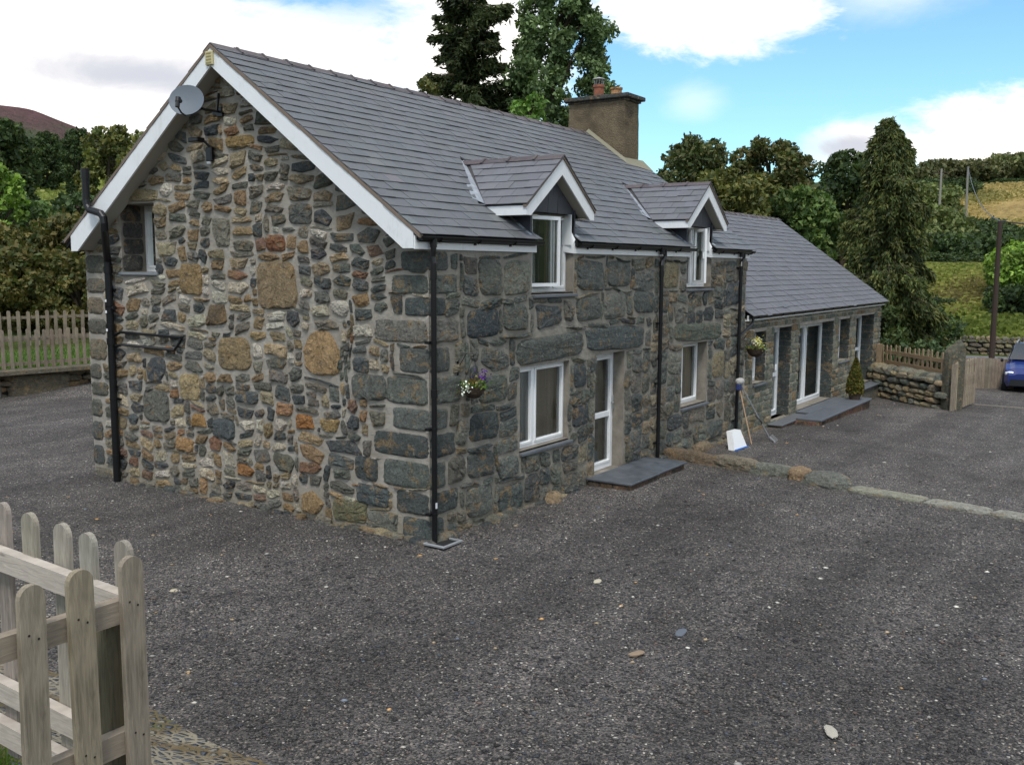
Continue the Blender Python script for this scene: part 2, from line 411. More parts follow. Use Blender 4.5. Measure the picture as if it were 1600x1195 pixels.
def m_leaf():
    m = bpy.data.materials.new('foliage'); m.use_nodes = True; t = NT(m.node_tree); b = t.n['Principled BSDF']
    c = t.mix(1., attr(t), (1.14, 1.22, 1.14, 1), 'MULTIPLY'); b.inputs['Roughness'].default_value = .6; b.inputs['Specular IOR Level'].default_value = .25
    base(t, b, c); tl = t.add('ShaderNodeBsdfTranslucent'); t.l.new(t.mix(1., c, (1.2, 1.3, .6, 1), 'MULTIPLY'), tl.inputs[0])
    mx = t.add('ShaderNodeMixShader'); mx.inputs[0].default_value = .22; out = t.n['Material Output']
    t.l.new(b.outputs[0], mx.inputs[1]); t.l.new(tl.outputs[0], mx.inputs[2]); t.l.new(mx.outputs[0], out.inputs[0])
    return m
M_LEAF = m_leaf()
def m_bark(t, b):
    o = t.coord(); n = t.noise(t.scalev(o, (4, 4, 1)), 5, 6, .7)
    base(t, b, t.ramp(n, [(.3, srgb(52, 45, 38)), (.7, srgb(98, 88, 76))])); nrm(t, b, t.bump(n, .8, .03))
M_BARK = mat('bark', rough=.95, fn=m_bark, spec=.1)
def m_asphalt(t, b):
    o = t.coord(); base(t, b, t.ramp(t.noise(o, 3, 6, .7), [(.3, srgb(92, 92, 94)), (.7, srgb(118, 117, 118))])); nrm(t, b, t.bump(t.noise(o, 80, 3, .6), .4, .01))
M_ROAD = mat('worn_asphalt', rough=.9, fn=m_asphalt)
def m_slab(t, b):
    c = attr(t); o = t.coord(); n = t.noise(o, 4, 6, .65, .3)
    base(t, b, t.mix(t.rng(n, .3, .7, 0, .6), c, (*srgb(108, 112, 118), 1))); t.put(b.inputs['Roughness'], t.rng(n, .3, .7, .4, .65))
    nrm(t, b, t.bump(t.noise(o, 26, 5, .65), .3, .01))
M_SLAB = mat('slate_slab', rough=.5, fn=m_slab, spec=.4)
def m_paint(t, b): base(t, b, attr(t)); b.inputs['Coat Weight'].default_value = .6; b.inputs['Coat Roughness'].default_value = .08
M_PAINT = mat('car_paint', rough=.35, fn=m_paint, spec=.5)
def m_col(t, b): base(t, b, attr(t))
M_COL = mat('matt_colour', rough=.7, fn=m_col)
def m_wicker(t, b):
    o = t.coord(); w = t.noise(t.scalev(o, (1, 1, 5)), 30, 2); base(t, b, t.ramp(w, [(.35, (.02, .014, .01)), (.65, (.09, .06, .04))])); nrm(t, b, t.bump(w, 1, .01))
M_WICKER = mat('wicker', rough=.8, fn=m_wicker)
M_HEADLAMP = mat('headlamp_glass', (.75, .78, .8), .1, spec=.6)

# ------------------------------------------------------------------ ground shape
def step_line(y): return 5.6+(y+6)*1.1/5.9                 # the row of edging stones across the yard
def az_of(x, y): return np.degrees(np.arctan2(y-CAMY, x-CAMX))
PR = [(0, -.45), (30, -.45), (45, -.62), (54, -.7), (58, -.5), (80, 3.2), (100, 5.0), (130, 9.4), (160, 15.5), (200, 20), (300, 22), (500, 10), (1500, 0)]
PL = [(0, 0), (27, 0), (29.2, .62), (38, .8), (50, 1.2), (75, 3.5), (105, 8), (130, 12.6), (150, 15.5), (190, 18), (300, 12), (500, 0), (1500, -20)]
def ground_z(x, y):
    x = np.asarray(x, float); y = np.asarray(y, float)
    d = np.hypot(x-CAMX, y-CAMY); a = az_of(x, y)
    zr = np.interp(d, [p[0] for p in PR], [p[1] for p in PR]); zl = np.interp(d, [p[0] for p in PL], [p[1] for p in PL])
    w = np.clip((a-20)/22, 0, 1); far = zr*(1-w)+zl*w
    fx = x-step_line(y)
    zy = np.where(fx < 0, 0, -.10*np.clip(fx/.5, 0, 1)-.019*np.clip(fx, 0, 18))
    yard = np.clip((d-26)/4, 0, 1)
    near = zy
    z = np.where(d < 30, near*(1-yard)+far*yard, far)
    return z
def gz(x, y): return float(ground_z(x, y))
def at(azd, dist, dz=0.):
    x = CAMX+dist*math.cos(R(azd)); y = CAMY+dist*math.sin(R(azd)); return (x, y, gz(x, y)+dz)
def px2az(px): return math.degrees(yaw)-math.degrees(math.atan((px-800)/1517.))*1.0

# land: polar sheet round the camera's foot, reaching the horizon
def build_land():
    rs = np.concatenate([np.linspace(.5, 40, 60), np.linspace(41, 220, 110), np.geomspace(225, 4000, 30)])
    th = np.radians(np.concatenate([np.arange(-14, 82, .5), np.arange(82, 346, 3)])); n = len(th)
    rr, tt = np.meshgrid(rs, th, indexing='ij'); X = CAMX+rr*np.cos(tt); Y = CAMY+rr*np.sin(tt)
    Z = ground_z(X, Y)
    Z = Z+np.where(rr > 60, (np.sin(X*.11)+np.cos(Y*.13+X*.05))*.5*np.clip((rr-60)/60, 0, 1), 0)
    Z -= np.where(rr < 60, .06, 0)
    A = np.degrees(tt)
    green = np.array(srgb(92, 104, 56)); gold = np.array(srgb(172, 148, 96)); mead = np.array(srgb(122, 124, 66)); dk = np.array(srgb(70, 78, 48))
    col = np.tile(mead, (X.size, 1)).reshape(*X.shape, 3)
    col[(rr < 60)] = green
    col[(rr > 92) & (rr < 118)] = dk
    col[(rr >= 118) & (rr < 162) & (A < 9.4)] = gold
    col[(rr >= 162)] = dk
    col[(rr > 110) & (rr < 165) & (A > 40)] = np.array(srgb(150, 150, 84))
    col[((A > 84) | (A < -13)) & (rr > 14)] = np.array(srgb(66, 72, 48))  # unseen land outside the view, coloured darker so window panes reflect dark
    k, m_ = X.shape
    i = np.arange(k-1)[:, None]*m_; j = np.arange(m_)[None, :]; j2 = (j+1) % m_
    F = np.stack([i+j, i+m_+j, i+m_+j2, i+j2], -1).reshape(-1, 4)
    o = np_mesh('ground', np.stack([X, Y, Z], -1).reshape(-1, 3), F, col.reshape(-1, 3), M_LAND, smooth=True)
    tag(o, kind='structure')
build_land()

def build_yard():
    # gravel sheet, fine grid, bounded by the walls, banks and the gate
    xs = np.concatenate([np.arange(-9, 12, .14), np.arange(12, 46, .5)]); ys = np.concatenate([np.arange(-14, 3, .14), np.arange(3, 18.0, .4)])
    X, Y = np.meshgrid(xs, ys, indexing='ij'); Z = ground_z(X, Y)
    Z = Z+.012*np.sin(X*1.9+np.sin(Y*1.3)*1.2)*np.cos(Y*1.6+X*.4)+.008*np.sin(X*4.3+Y*2.1)
    k, m_ = X.shape; i = np.arange(k-1)[:, None]*m_; j = np.arange(m_-1)[None, :]
    F = np.stack([i+j, i+m_+j, i+m_+j+1, i+j+1], -1).reshape(-1, 4)
    cx = X.ravel()[F].mean(1); cy = Y.ravel()[F].mean(1)
    d = np.hypot(cx-CAMX, cy-CAMY)
    keep = ~((cx > 11) & (cy > 7.2)) & ~((cx > 23) & (cy > -1.2)) & (d < 42.5)
    o = np_mesh('gravel_yard', np.stack([X, Y, Z], -1).reshape(-1, 3), F[keep], np.ones((X.size, 3)), M_GRAVEL, smooth=True)
    tag(o, kind='structure')
build_yard()

def hex_hill():
    ns = 90
    V = []; azs = np.linspace(48, 78, ns)
    prof = [(78, 235), (70, 232), (61.44, 223), (59.95, 221), (59.4, 218), (58.42, 208), (57, 194), (55.5, 172), (53, 120), (50, 50), (48, 0)]
    pa = [p[0] for p in prof][::-1]; ph = [p[1] for p in prof][::-1]
    rows = np.linspace(0, 1, 24); P = []; 
    for r in rows:
        dist = 900+r*650; h = np.interp(azs, pa, ph)*(.08+.92*r**1.1)
        h = h+12*np.sin(azs*2.3+r*6)*r*(1-r)*2
        P.append(np.stack([CAMX+dist*np.cos(np.radians(azs)), CAMY+dist*np.sin(np.radians(azs)), h-10*(1-r)], -1))
    dist = 2100; P.append(np.stack([CAMX+dist*np.cos(np.radians(azs)), CAMY+dist*np.sin(np.radians(azs)), np.full(ns, -20.)], -1))
    P = np.array(P); k = len(P); i = np.arange(k-1)[:, None]*ns; j = np.arange(ns-1)[None, :]
    F = np.stack([i+j, i+ns+j, i+ns+j+1, i+j+1], -1).reshape(-1, 4)
    o = np_mesh('hill', P.reshape(-1, 3), F, np.ones((P.size//3, 3)), M_HILL, smooth=True)
    tag(o, kind='structure')
hex_hill()

# ------------------------------------------------------------------ stones
def ico(sub):
    bm = bmesh.new(); bmesh.ops.create_icosphere(bm, subdivisions=sub, radius=1)
    v = np.array([x.co[:] for x in bm.verts]); fa = [tuple(q.index for q in p.verts) for p in bm.faces]; bm.free(); return v, fa
ICO1, ICO2, ICO3, ICO4 = ico(1), ico(2), ico(3), ico(4)
def rock(mb, c, size, col, p=3., rz=0, jit=.06, lv=ICO2, tilt=0, seed=None):
    v, fa = lv; v = v.copy()
    nrmp = (np.abs(v)**p).sum(1)**(1/p); v = v/nrmp[:, None]
    # low frequency lumps plus grain
    ph = RNG.uniform(0, 6.28, 6); l = .5*np.sin(v[:, 0]*2.6+ph[0])*np.cos(v[:, 1]*2.3+ph[1])+.5*np.sin(v[:, 2]*3.1+ph[2]+v[:, 0])+.35*np.sin(v[:, 1]*6+ph[3])*np.sin(v[:, 2]*7+ph[4]+v[:, 0]*5)
    v = v*(1+jit*l[:, None])+RNG.normal(0, jit*.22, v.shape)
    v = v*(np.array(size)/2)
    if tilt: ct, st = math.cos(tilt), math.sin(tilt); v = np.stack([v[:, 0]*ct-v[:, 2]*st, v[:, 1], v[:, 0]*st+v[:, 2]*ct], -1)
    cr, sr = math.cos(rz), math.sin(rz)
    v = np.stack([v[:, 0]*cr-v[:, 1]*sr, v[:, 0]*sr+v[:, 1]*cr, v[:, 2]], -1)+np.array(c)
    mb.add(v.tolist(), fa, col)

def warp(u, v, s=0.):
    return (u+.028*math.sin(v*3.7+1.1*math.sin(u*1.9)+s)+.018*math.sin(v*8.1+u*2.3),
            v+.030*math.sin(u*3.1+1.3*math.sin(v*2.2)+s*2)+.016*math.sin(u*7.7+v*3.1+s))
def face_stone(mb, u, v, w, h, dep, col, fr, rnd=3.5, n=18, wf=1., rough=.26, rot=0., tip=0.):
    """a stone proud of a wall: irregular outline, faceted rough face. fr(u, v, out) -> world"""
    if rnd < 4.9:       # angular rubble: a jittered polygon, corners slightly rounded
        m_ = random.choice([4, 4, 4, 5, 5, 6]); a0 = math.pi/4 if m_ == 4 else random.uniform(0, 6.28); cor = []
        for i in range(m_):
            t = a0+2*math.pi*(i+random.uniform(-.2, .2))/m_; c, s = math.cos(t), math.sin(t)
            q = min(1/abs(c) if abs(c) > .01 else 99, 1/abs(s) if abs(s) > .01 else 99); q = min(q, 1.34)*random.uniform(.90, 1.04); cor.append((q*c*w/2, q*s*h/2))
        pts = []
        for i in range(m_):
            o_, p, q = cor[i-1], cor[i], cor[(i+1) % m_]; cut = random.uniform(.12, .3)
            pts.append((p[0]+(o_[0]-p[0])*cut, p[1]+(o_[1]-p[1])*cut)); pts.append((p[0]*.96, p[1]*.96)); pts.append((p[0]+(q[0]-p[0])*cut, p[1]+(q[1]-p[1])*cut))
        k2 = len(pts); out = []
        for i in range(n):
            x = i/n*k2; k = int(x); t = x-k; p, q = pts[k], pts[(k+1) % k2]; out.append((p[0]+(q[0]-p[0])*t, p[1]+(q[1]-p[1])*t))
    else:               # squared block
        out = []
        for i in range(n):
            t = 2*math.pi*(i+.5)/n; c, s = math.cos(t), math.sin(t); e = 1/((abs(c)**rnd+abs(s)**rnd)**(1/rnd)); out.append((e*c*w/2, e*s*h/2))
    sk, sl = random.uniform(-.10, .10), random.uniform(-.06, .06)
    o2 = []
    for (a, b) in out:
        k_ = 1+random.uniform(-.04, .04); a, b = (a+b*sk)*k_, (b+a*sl)*k_
        if tip: a *= 1-tip*max(0, b/(h/2))**1.5
        ca, sa = math.cos(rot), math.sin(rot); o2.append((a*ca-b*sa, a*sa+b*ca))
    out = o2
    rings = [(1., -.25), (.97, .25), (.88, .72), (.62, .98), (.3, 1.02)]
    tx, ty = random.uniform(-.25, .25), random.uniform(-.25, .25)
    vs = []
    for k, (q, e) in enumerate(rings):
        for i in range(n):
            a, b = out[i]; jx = random.uniform(-1, 1)*.05*min(w, h)*(k > 1); jy = random.uniform(-1, 1)*.05*min(w, h)*(k > 1)
            uu, vv = warp((u+a*q+jx)*1., v+b*q+jy) if wf else (u+a*q+jx, v+b*q+jy)
            o = dep*(e+(random.uniform(-rough, rough) if k > 0 else 0)+(tx*a/w*2+ty*b/h*2)*(k > 1)*.8)
            vs.append(fr(uu, vv, o))
    uu, vv = warp(u, v) if wf else (u, v)
    vs.append(fr(uu, vv, dep*(1.+random.uniform(-rough, rough)))); L = len(rings)
    fs = [(k*n+i, k*n+(i+1) % n, (k+1)*n+(i+1) % n, (k+1)*n+i) for k in range(L-1) for i in range(n)]
    fs += [((L-1)*n+i, (L-1)*n+(i+1) % n, L*n) for i in range(n)]
    mb.add(vs, fs, col)

def pack(u0, u1, v0, v1, inside, sizes, presets, cell=.04, small=1):
    """greedy rubble packing: rectangles (u, v, w, h) that fill what presets leave"""
    nu, nv = int((u1-u0)/cell), int((v1-v0)/cell); occ = np.zeros((nv, nu), bool)
    uu = u0+(np.arange(nu)+.5)*cell; vv = v0+(np.arange(nv)+.5)*cell
    for j in range(nv):
        for i in range(nu):
            if not inside(uu[i], vv[j]): occ[j, i] = True
    for (a, b, c, d) in presets:
        occ[(vv[:, None] > b) & (vv[:, None] < d) & (uu[None, :] > a) & (uu[None, :] < c)] = True
    res = []
    for j in range(nv):
        i = 0
        while i < nu:
            if occ[j, i]: i += 1; continue
            w, h = sizes(); wc, hc = max(1, round(w/cell)), max(1, round(h/cell))
            run = 0
            while i+run < nu and not occ[j, i+run] and run < wc*1.7+1: run += 1
            if run < wc*1.6: wc = run if (run < wc*1.3 or run*cell < .5) else max(1, run//2)
            k = 0
            while k < wc and i+k < nu and not occ[j, i+k]: k += 1
            wc2 = k
            hh = 1
            while hh < hc and j+hh < nv and not occ[j+hh, i:i+wc2].any(): hh += 1
            occ[j:j+hh, i:i+wc2] = True
            if hh > wc2*1.25 and wc2 < wc*.6:      # no tall slivers
                h2 = max(1, round(wc2*random.uniform(.6, 1.))); occ[j+h2:j+hh, i:i+wc2] = False; hh = h2
            res.append((u0+(i+wc2/2)*cell, v0+(j+hh/2)*cell, wc2*cell, hh*cell)); i += wc2
    return res

GREYS = [srgb(112, 110, 102), srgb(94, 96, 94), srgb(128, 122, 108), srgb(106, 106, 96), srgb(136, 130, 116), srgb(84, 87, 87), srgb(118, 116, 108)]
TANS = [srgb(158, 136, 104), srgb(146, 124, 94), srgb(172, 154, 124), srgb(160, 146, 120), srgb(142, 128, 104), srgb(136, 116, 88)]
REDS = [srgb(154, 120, 90), srgb(138, 106, 84), srgb(164, 134, 100), srgb(130, 106, 90)]
CREAM = [srgb(196, 184, 160), srgb(182, 174, 156), srgb(204, 196, 180)]
BLUES = [srgb(112, 117, 110), srgb(102, 107, 102), srgb(122, 124, 115), srgb(108, 112, 105), srgb(130, 130, 119), srgb(92, 98, 96)]
def gable_col():
    r = random.random()
    return tuple(c*1.16 for c in vary(random.choice(GREYS if r < .46 else TANS if r < .79 else REDS if r < .86 else CREAM), .14))
def front_col():
    r = random.random()
    return vary(random.choice(BLUES if r < .82 else GREYS if r < .96 else [srgb(150, 140, 120), srgb(142, 130, 108)]), .11)
def wing_col():
    r = random.random()
    return vary(random.choice([srgb(124, 128, 114), srgb(138, 138, 122), srgb(110, 116, 104), srgb(150, 146, 126)] if r < .82 else TANS), .12)

# ------------------------------------------------------------------ the cottage
GW = 6.93; EAVE = 3.6; LEN = 10.62; WEND = 22.45; RID = 6.30; YR = 3.465
RS = (RID-3.72)/(YR+.15)                 # main roof rise per metre
YE = -.12
def roof_z(y): return 3.72+RS*(min(y, 2*YR-y)+.15)
cottage = thing('stone_cottage', (0, 0, 0), 'stone cottage with slate roof, two dormers, one chimney and a long low wing', 'house')

GA = (5.16, 3.27, 5.98, 4.29)            # gable window opening (y0,z0,y1,z1)
# front openings (x0,z0,x1,z1, reveal depth)
FO = {'kitchen': (2.0, .83, 3.33, 2.0, .09), 'door': (4.15, .08, 5.12, 2.02, .2), 'lower2': (7.42, .81, 8.62, 1.97, .2),
      'dorm1': (2.28, 3.02, 3.42, 3.70, .13), 'dorm2': (7.55, 3.02, 8.68, 3.70, .13)}
WO = {'w1': (11.15, .88, 11.95, 2.0, .22), 'd1': (12.5, -.12, 13.72, 2.02, .28), 'patio': (14.35, -.08, 17.3, 2.0, .3),
      'w2': (17.85, .86, 18.9, 2.0, .26), 'd2': (19.6, .0, 21.65, 2.02, .36)}

def wall_face(mb, us, vs, holes, fr, top=None):
    us = sorted(set(us+[h[0] for h in holes]+[h[2] for h in holes])); vs = sorted(set(vs+[h[1] for h in holes]+[h[3] for h in holes]))
    for i in range(len(us)-1):
        for j in range(len(vs)-1):
            a, b, c, d = us[i], vs[j], us[i+1], vs[j+1]; mu, mv = (a+c)/2, (b+d)/2
            if any(h[0] < mu < h[2] and h[1] < mv < h[3] for h in holes): continue
            mb.add([fr(a, b, 0), fr(c, b, 0), fr(c, d, 0), fr(a, d, 0)], [(0, 1, 2, 3)])
def reveals(mb, h, dep, fr, lo=True):
    a, b, c, d = h[:4]
    for (p, q) in (((a, b), (a, d)), ((a, d), (c, d)), ((c, d), (c, b)), ((c, b), (a, b))):
        mb.add([fr(*p, .002), fr(*q, .002), fr(*q, -dep), fr(*p, -dep)], [(0, 1, 2, 3)])

F_FR = lambda u, v, o: (u, -o, v)        # front wall frame, out = -Y
G_FR = lambda u, v, o: (-o, u, v)        # gable wall, out = -X

def build_gable():
    mb = MB()
    a, b, c, d = GA
    wall_face(mb, [0., GW], [-.25, EAVE], [GA[:3]+(EAVE,)], G_FR)
    # the triangle above the eaves, with the window notch
    zt = lambda y: roof_z(y)-.04
    for (y0, y1, z0) in ((0, YR, EAVE), (YR, a, EAVE), (a, c, d), (c, GW, EAVE)):
        mb.add([G_FR(y0, z0, 0), G_FR(y1, z0, 0), G_FR(y1, zt(y1), 0), G_FR(y0, zt(y0), 0)], [(0, 1, 2, 3)])
    wall = mb.build('gable_wall', M_MORTAR, cottage)
    st = MB()
    # measured large stones: y1,z0,y0,z1, colour, depth, roundness, tip
    P = [((4.10, 2.93, 4.62, 3.42), srgb(158, 134, 96), 6, 0), ((2.20, 2.78, 3.0, 3.46), srgb(158, 138, 108), 5, .12), ((1.44, 1.94, 2.12, 2.56), srgb(180, 150, 110), 3.4, .45),
         ((3.13, 1.90, 3.84, 2.40), srgb(158, 138, 104), 5, .1), ((4.22, 1.40, 4.72, 1.82), srgb(186, 166, 126), 4, 0), ((3.44, 3.60, 3.90, 4.12), srgb(140, 136, 122), 3, .3),
         ((1.26, 2.72, 1.62, 2.96), srgb(214, 206, 190), 2.6, 0), ((.86, 2.44, 1.24, 2.68), srgb(210, 202, 184), 2.6, 0), ((5.05, 4.31, 6.15, 4.52), srgb(168, 152, 118), 6, 0),
         ((3.3, 5.62, 3.66, 5.80), srgb(188, 178, 156), 2.8, 0), ((2.95, 4.95, 3.55, 5.14), srgb(168, 142, 96), 4, 0), ((3.95, 4.78, 4.36, 5.0), srgb(178, 168, 146), 3, 0),
         ((3.62, 5.14, 3.98, 5.34), srgb(78, 84, 86), 3, 0), ((2.55, 5.2, 2.95, 5.45), srgb(98, 102, 90), 3, 0), ((2.05, 4.85, 2.5, 5.05), srgb(196, 184, 156), 3, 0),
         ((.95, 2.02, 1.24, 2.24), srgb(96, 102, 102), 4, 0), ((3.6, 2.48, 4.1, 2.85), srgb(122, 106, 84), 3.2, 0), ((4.7, 2.5, 5.1, 2.75), srgb(98, 102, 102), 3, 0),
         ((5.0, 1.62, 5.5, 2.02), srgb(94, 98, 100), 3, 0), ((4.95, 1.0, 5.6, 1.5), srgb(116, 116, 106), 4, 0), ((3.5, .9, 4.0, 1.22), srgb(96, 102, 102), 3.5, 0),
         ((4.1, 1.0, 4.5, 1.25), srgb(176, 138, 88), 3, 0), ((3.0, 1.45, 3.5, 1.66), srgb(96, 102, 102), 4, 0), ((4.42, .62, 4.86, .86), srgb(178, 142, 100), 5, 0),
         ((2.3, .55, 2.75, .85), srgb(112, 112, 98), 3, 0), ((3.1, .4, 3.5, .62), srgb(164, 120, 78), 3, 0), ((1.9, 1.18, 2.35, 1.42), srgb(172, 120, 72), 3, 0),
         ((1.45, 1.2, 1.85, 1.42), srgb(176, 150, 104), 3, 0), ((1.75, .05, 2.25, .42), srgb(172, 144, 106), 3, 0), ((1.0, .05, 1.65, .38), srgb(128, 124, 96), 4, 0),
         ((2.4, 3.55, 2.8, 3.8), srgb(150, 104, 76), 4, 0), ((1.9, 3.9, 2.35, 4.2), srgb(108, 110, 104), 4, 0), ((4.5, 2.15, 4.9, 2.4), srgb(96, 98, 94), 3, 0)]
    pres = [p[0] for p in P]
    # quoins at the near corner are blocks of their own; keep room for them
    zs = [-.12, .30, .62, 1.0, 1.36, 1.66, 2.06, 2.42, 2.76, 3.02, 3.30, 3.58]
    q1 = []; 
    for k in range(len(zs)-1):
        w1 = [.46, .58, .78, .95, .62, .74, .5, .92, .4, .62, .46][k]
        w2 = [.30, .62, .36, .58, .40, .70, .44, .66, .36, .6, .4][k]
        h = zs[k+1]-zs[k]; q1.append((w1, w2, zs[k], zs[k+1]))
        pres.append((0, zs[k], w1+.01, zs[k+1]))
    for k in range(4):   # second big grey blocks beside the quoins
        u = [.5, .62, .82, .66][k]; z0, z1 = [(-.08, .3), (.32, .62), (.64, .98), (1.68, 2.04)][k]; ww = [.55, .6, .42, .62][k]
        P.append(((u, z0, u+ww, z1), vary(random.choice(BLUES), .1), 5, 0)); pres.append(P[-1][0])
    q2 = []; z = -.15
    while z < 3.5:
        h = random.uniform(.26, .42); w1 = random.uniform(.28, .55); q2.append((w1, .4, z, min(z+h, 3.62))); pres.append((GW-w1-.01, z, GW, z+h)); z += h
    def inside(u, v):
        if not (0 < u < GW): return False
        if GA[0]-.02 < u < GA[2]+.02 and GA[1]-.06 < v < GA[3]+.02: return False
        return v < roof_z(u)-.10
    def sizes():
        r = random.random()
        if r < .42: return random.uniform(.36, .62), random.uniform(.15, .24)
        if r < .88: return random.uniform(.26, .46), random.uniform(.11, .17)
        return random.uniform(.16, .26), random.uniform(.08, .12)
    for (u, v, w, h) in pack(0, GW, -.16, 6.3, inside, sizes, pres, .04):
        if w*h < .009 and random.random() < .6: continue
        g = random.uniform(.010, .026)
        col = gable_col() if not (u < 1.6 and random.random() < .45) else vary(random.choice(BLUES), .12)
        face_stone(st, u, v, max(w-g, .035), max(h-g*.8, .03), random.uniform(.024, .05)*min(1, .5+h*3), col, G_FR, rnd=random.uniform(2.2, 4.4), rot=random.uniform(-.16, .16), n=18)
    for (r, col, rd, tip) in P:
        u, v, w, h = (r[0]+r[2])/2, (r[1]+r[3])/2, abs(r[2]-r[0]), r[3]-r[1]
        face_stone(st, u, v, w-.03, h-.03, .045, col, G_FR, rnd=rd if rd < 3 else rd+1.5, tip=tip, n=26, wf=0, rough=.14)
    for (w1, w2, z0, z1) in q1:
        rock(st, (w2/2-.022, w1/2-.022, (z0+z1)/2), (w2+.0, w1+.0, z1-z0-.028), vary(random.choice(BLUES), .1), p=9, jit=.022, lv=ICO4)
    for (w1, w2, z0, z1) in q2:
        rock(st, (w2/2-.028, GW-w1/2+.03, (z0+z1)/2), (w2, w1, z1-z0-.03), vary(random.choice(GREYS[:4]+[srgb(132, 122, 104)]), .12), p=6, jit=.045, lv=ICO3)
    # footing rubble where the mortar meets the gravel
    for k in range(46):
        u = random.uniform(0, GW)
        rock(st, (-random.uniform(0, .07), u, random.uniform(-.05, .03)), (random.uniform(.08, .2), random.uniform(.12, .34), random.uniform(.06, .13)), vary(random.choice(GREYS+TANS+CREAM[:1]), .15), jit=.12)
    st.build('stonework', M_STONE, wall)
    rv = MB(); reveals(rv, GA, .5, G_FR); rv.build('window_reveal', M_RENDER, wall)
    # dark stones lining the far reveal of the small window
    rs = MB()
    for k in range(4):
        z0 = 3.29+k*.25
        rock(rs, (.19+random.uniform(-.02, .02), 5.985, z0+.12), (.34, .05, .235), vary(srgb(88, 86, 82), .15), p=8, jit=.03, lv=ICO3)
    rs.build('reveal_stonework', M_STONE, wall)
    return wall
gable_wall = build_gable()

def build_front():
    mb = MB(); holes = []
    for k, h in FO.items(): holes.append(h[:3]+((EAVE+.02) if 'dorm' in k else h[3],))
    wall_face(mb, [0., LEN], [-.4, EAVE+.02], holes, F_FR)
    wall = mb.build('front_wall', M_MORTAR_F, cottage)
    st = MB(); pres = []; P = []
    zs = [-.12, .30, .62, 1.0, 1.36, 1.66, 2.06, 2.42, 2.76, 3.02, 3.30, 3.58]
    w2s = [.30, .62, .36, .58, .40, .70, .44, .66, .36, .6, .4]
    for k in range(11): pres.append((0, zs[k], w2s[k]-.01, zs[k+1]))
    def PP(a, b, c, d, col=None, rd=6): P.append(((a, b, c, d), col or vary(random.choice(BLUES), .1), rd)); pres.append((a, b, c, d))
    PP(1.85, 2.02, 3.78, 2.42, srgb(104, 109, 103)); PP(3.8, 2.04, 5.85, 2.46, srgb(94, 101, 99)); PP(7.0, 1.99, 9.35, 2.36, srgb(108, 114, 102))
    PP(.75, 2.45, 1.5, 2.85, srgb(78, 86, 89)); PP(1.0, 2.98, 1.55, 3.5, srgb(112, 115, 107)); PP(1.57, 2.98, 2.24, 3.48); PP(1.55, 2.5, 2.2, 2.9)
    PP(.72, .1, 1.35, .55); PP(1.45, .02, 2.1, .42, srgb(98, 106, 102)); PP(.75, .62, 1.4, 1.0); PP(1.45, .5, 1.98, .82); PP(.8, 1.1, 1.5, 1.5)
    PP(3.5, 2.55, 4.3, 2.95); PP(4.35, 2.55, 5.15, 3.0); PP(3.5, 3.0, 4.4, 3.5, srgb(104, 109, 105)); PP(4.45, 3.05, 5.3, 3.5); PP(9.5, 2.6, 10.3, 3.1, srgb(88, 95, 97)); PP(8.9, 1.2, 9.5, 1.75, srgb(146, 136, 110))
    PP(1.0, 1.58, 1.7, 1.98); PP(3.45, 1.55, 3.85, 1.95, srgb(86, 93, 94)); PP(3.42, .95, 3.95, 1.3, srgb(84, 90, 92)); PP(5.4, 2.6, 6.2, 3.0, srgb(98, 104, 100)); PP(6.45, 3.0, 7.2, 3.5, srgb(142, 134, 108))
    def inside(u, v):
        if not (0 < u < LEN): return False
        for h in holes:
            if h[0]-.03 < u < h[2]+.03 and h[1]-.08 < v < h[3]+.02: return False
        return v < 3.52
    def sizes():
        r = random.random()
        if r < .6: return random.uniform(.45, .85), random.uniform(.28, .42)
        if r < .88: return random.uniform(.3, .5), random.uniform(.2, .3)
        return random.uniform(.2, .34), random.uniform(.12, .2)
    for (u, v, ww, h) in pack(0, LEN, -.36, 3.56, inside, sizes, pres, .05):
        if ww*h < .006: 
            if random.random() < .6: continue
        g = random.uniform(.012, .032)
        col = front_col() if u < 5.8 else (front_col() if random.random() < .62 else vary(random.choice(GREYS+[srgb(156, 146, 124), srgb(146, 134, 112)]), .12))
        face_stone(st, u, v, max(ww-g, .04), max(h-g, .04), random.uniform(.02, .045), col, F_FR, rnd=random.choice([4, 5.5, 7, 9]), rot=random.uniform(-.04, .04), n=22)
    for (r, col, rd) in P:
        face_stone(st, (r[0]+r[2])/2, (r[1]+r[3])/2, r[2]-r[0]-.035, r[3]-r[1]-.035, .04, col, F_FR, rnd=rd, n=26, wf=0, rough=.12)
    for k in range(70):
        u = random.uniform(0, LEN)
        if 3.4 < u < 6: continue
        rock(st, (u, -random.uniform(0, .08), gz(u, 0)+random.uniform(-.05, .03)), (random.uniform(.14, .4), random.uniform(.1, .22), random.uniform(.08, .16)), vary(random.choice(GREYS+GREYS+TANS), .15), jit=.12)
    rock(st, (2.75, -.10, .03), (.30, .24, .2), srgb(168, 146, 116), p=3, jit=.13)
    rock(st, (8.3, -.08, -.08), (.6, .2, .26), srgb(150, 132, 108), p=4, jit=.1)
    st.build('stonework', M_STONE, wall)
    for k, h in FO.items(): rv = MB(); reveals(rv, h[:3]+((4.12,) if 'dorm' in k else (h[3],)), .4, F_FR); rv.build('window_reveal', M_RENDER, wall)
    return wall
front_wall = build_front()

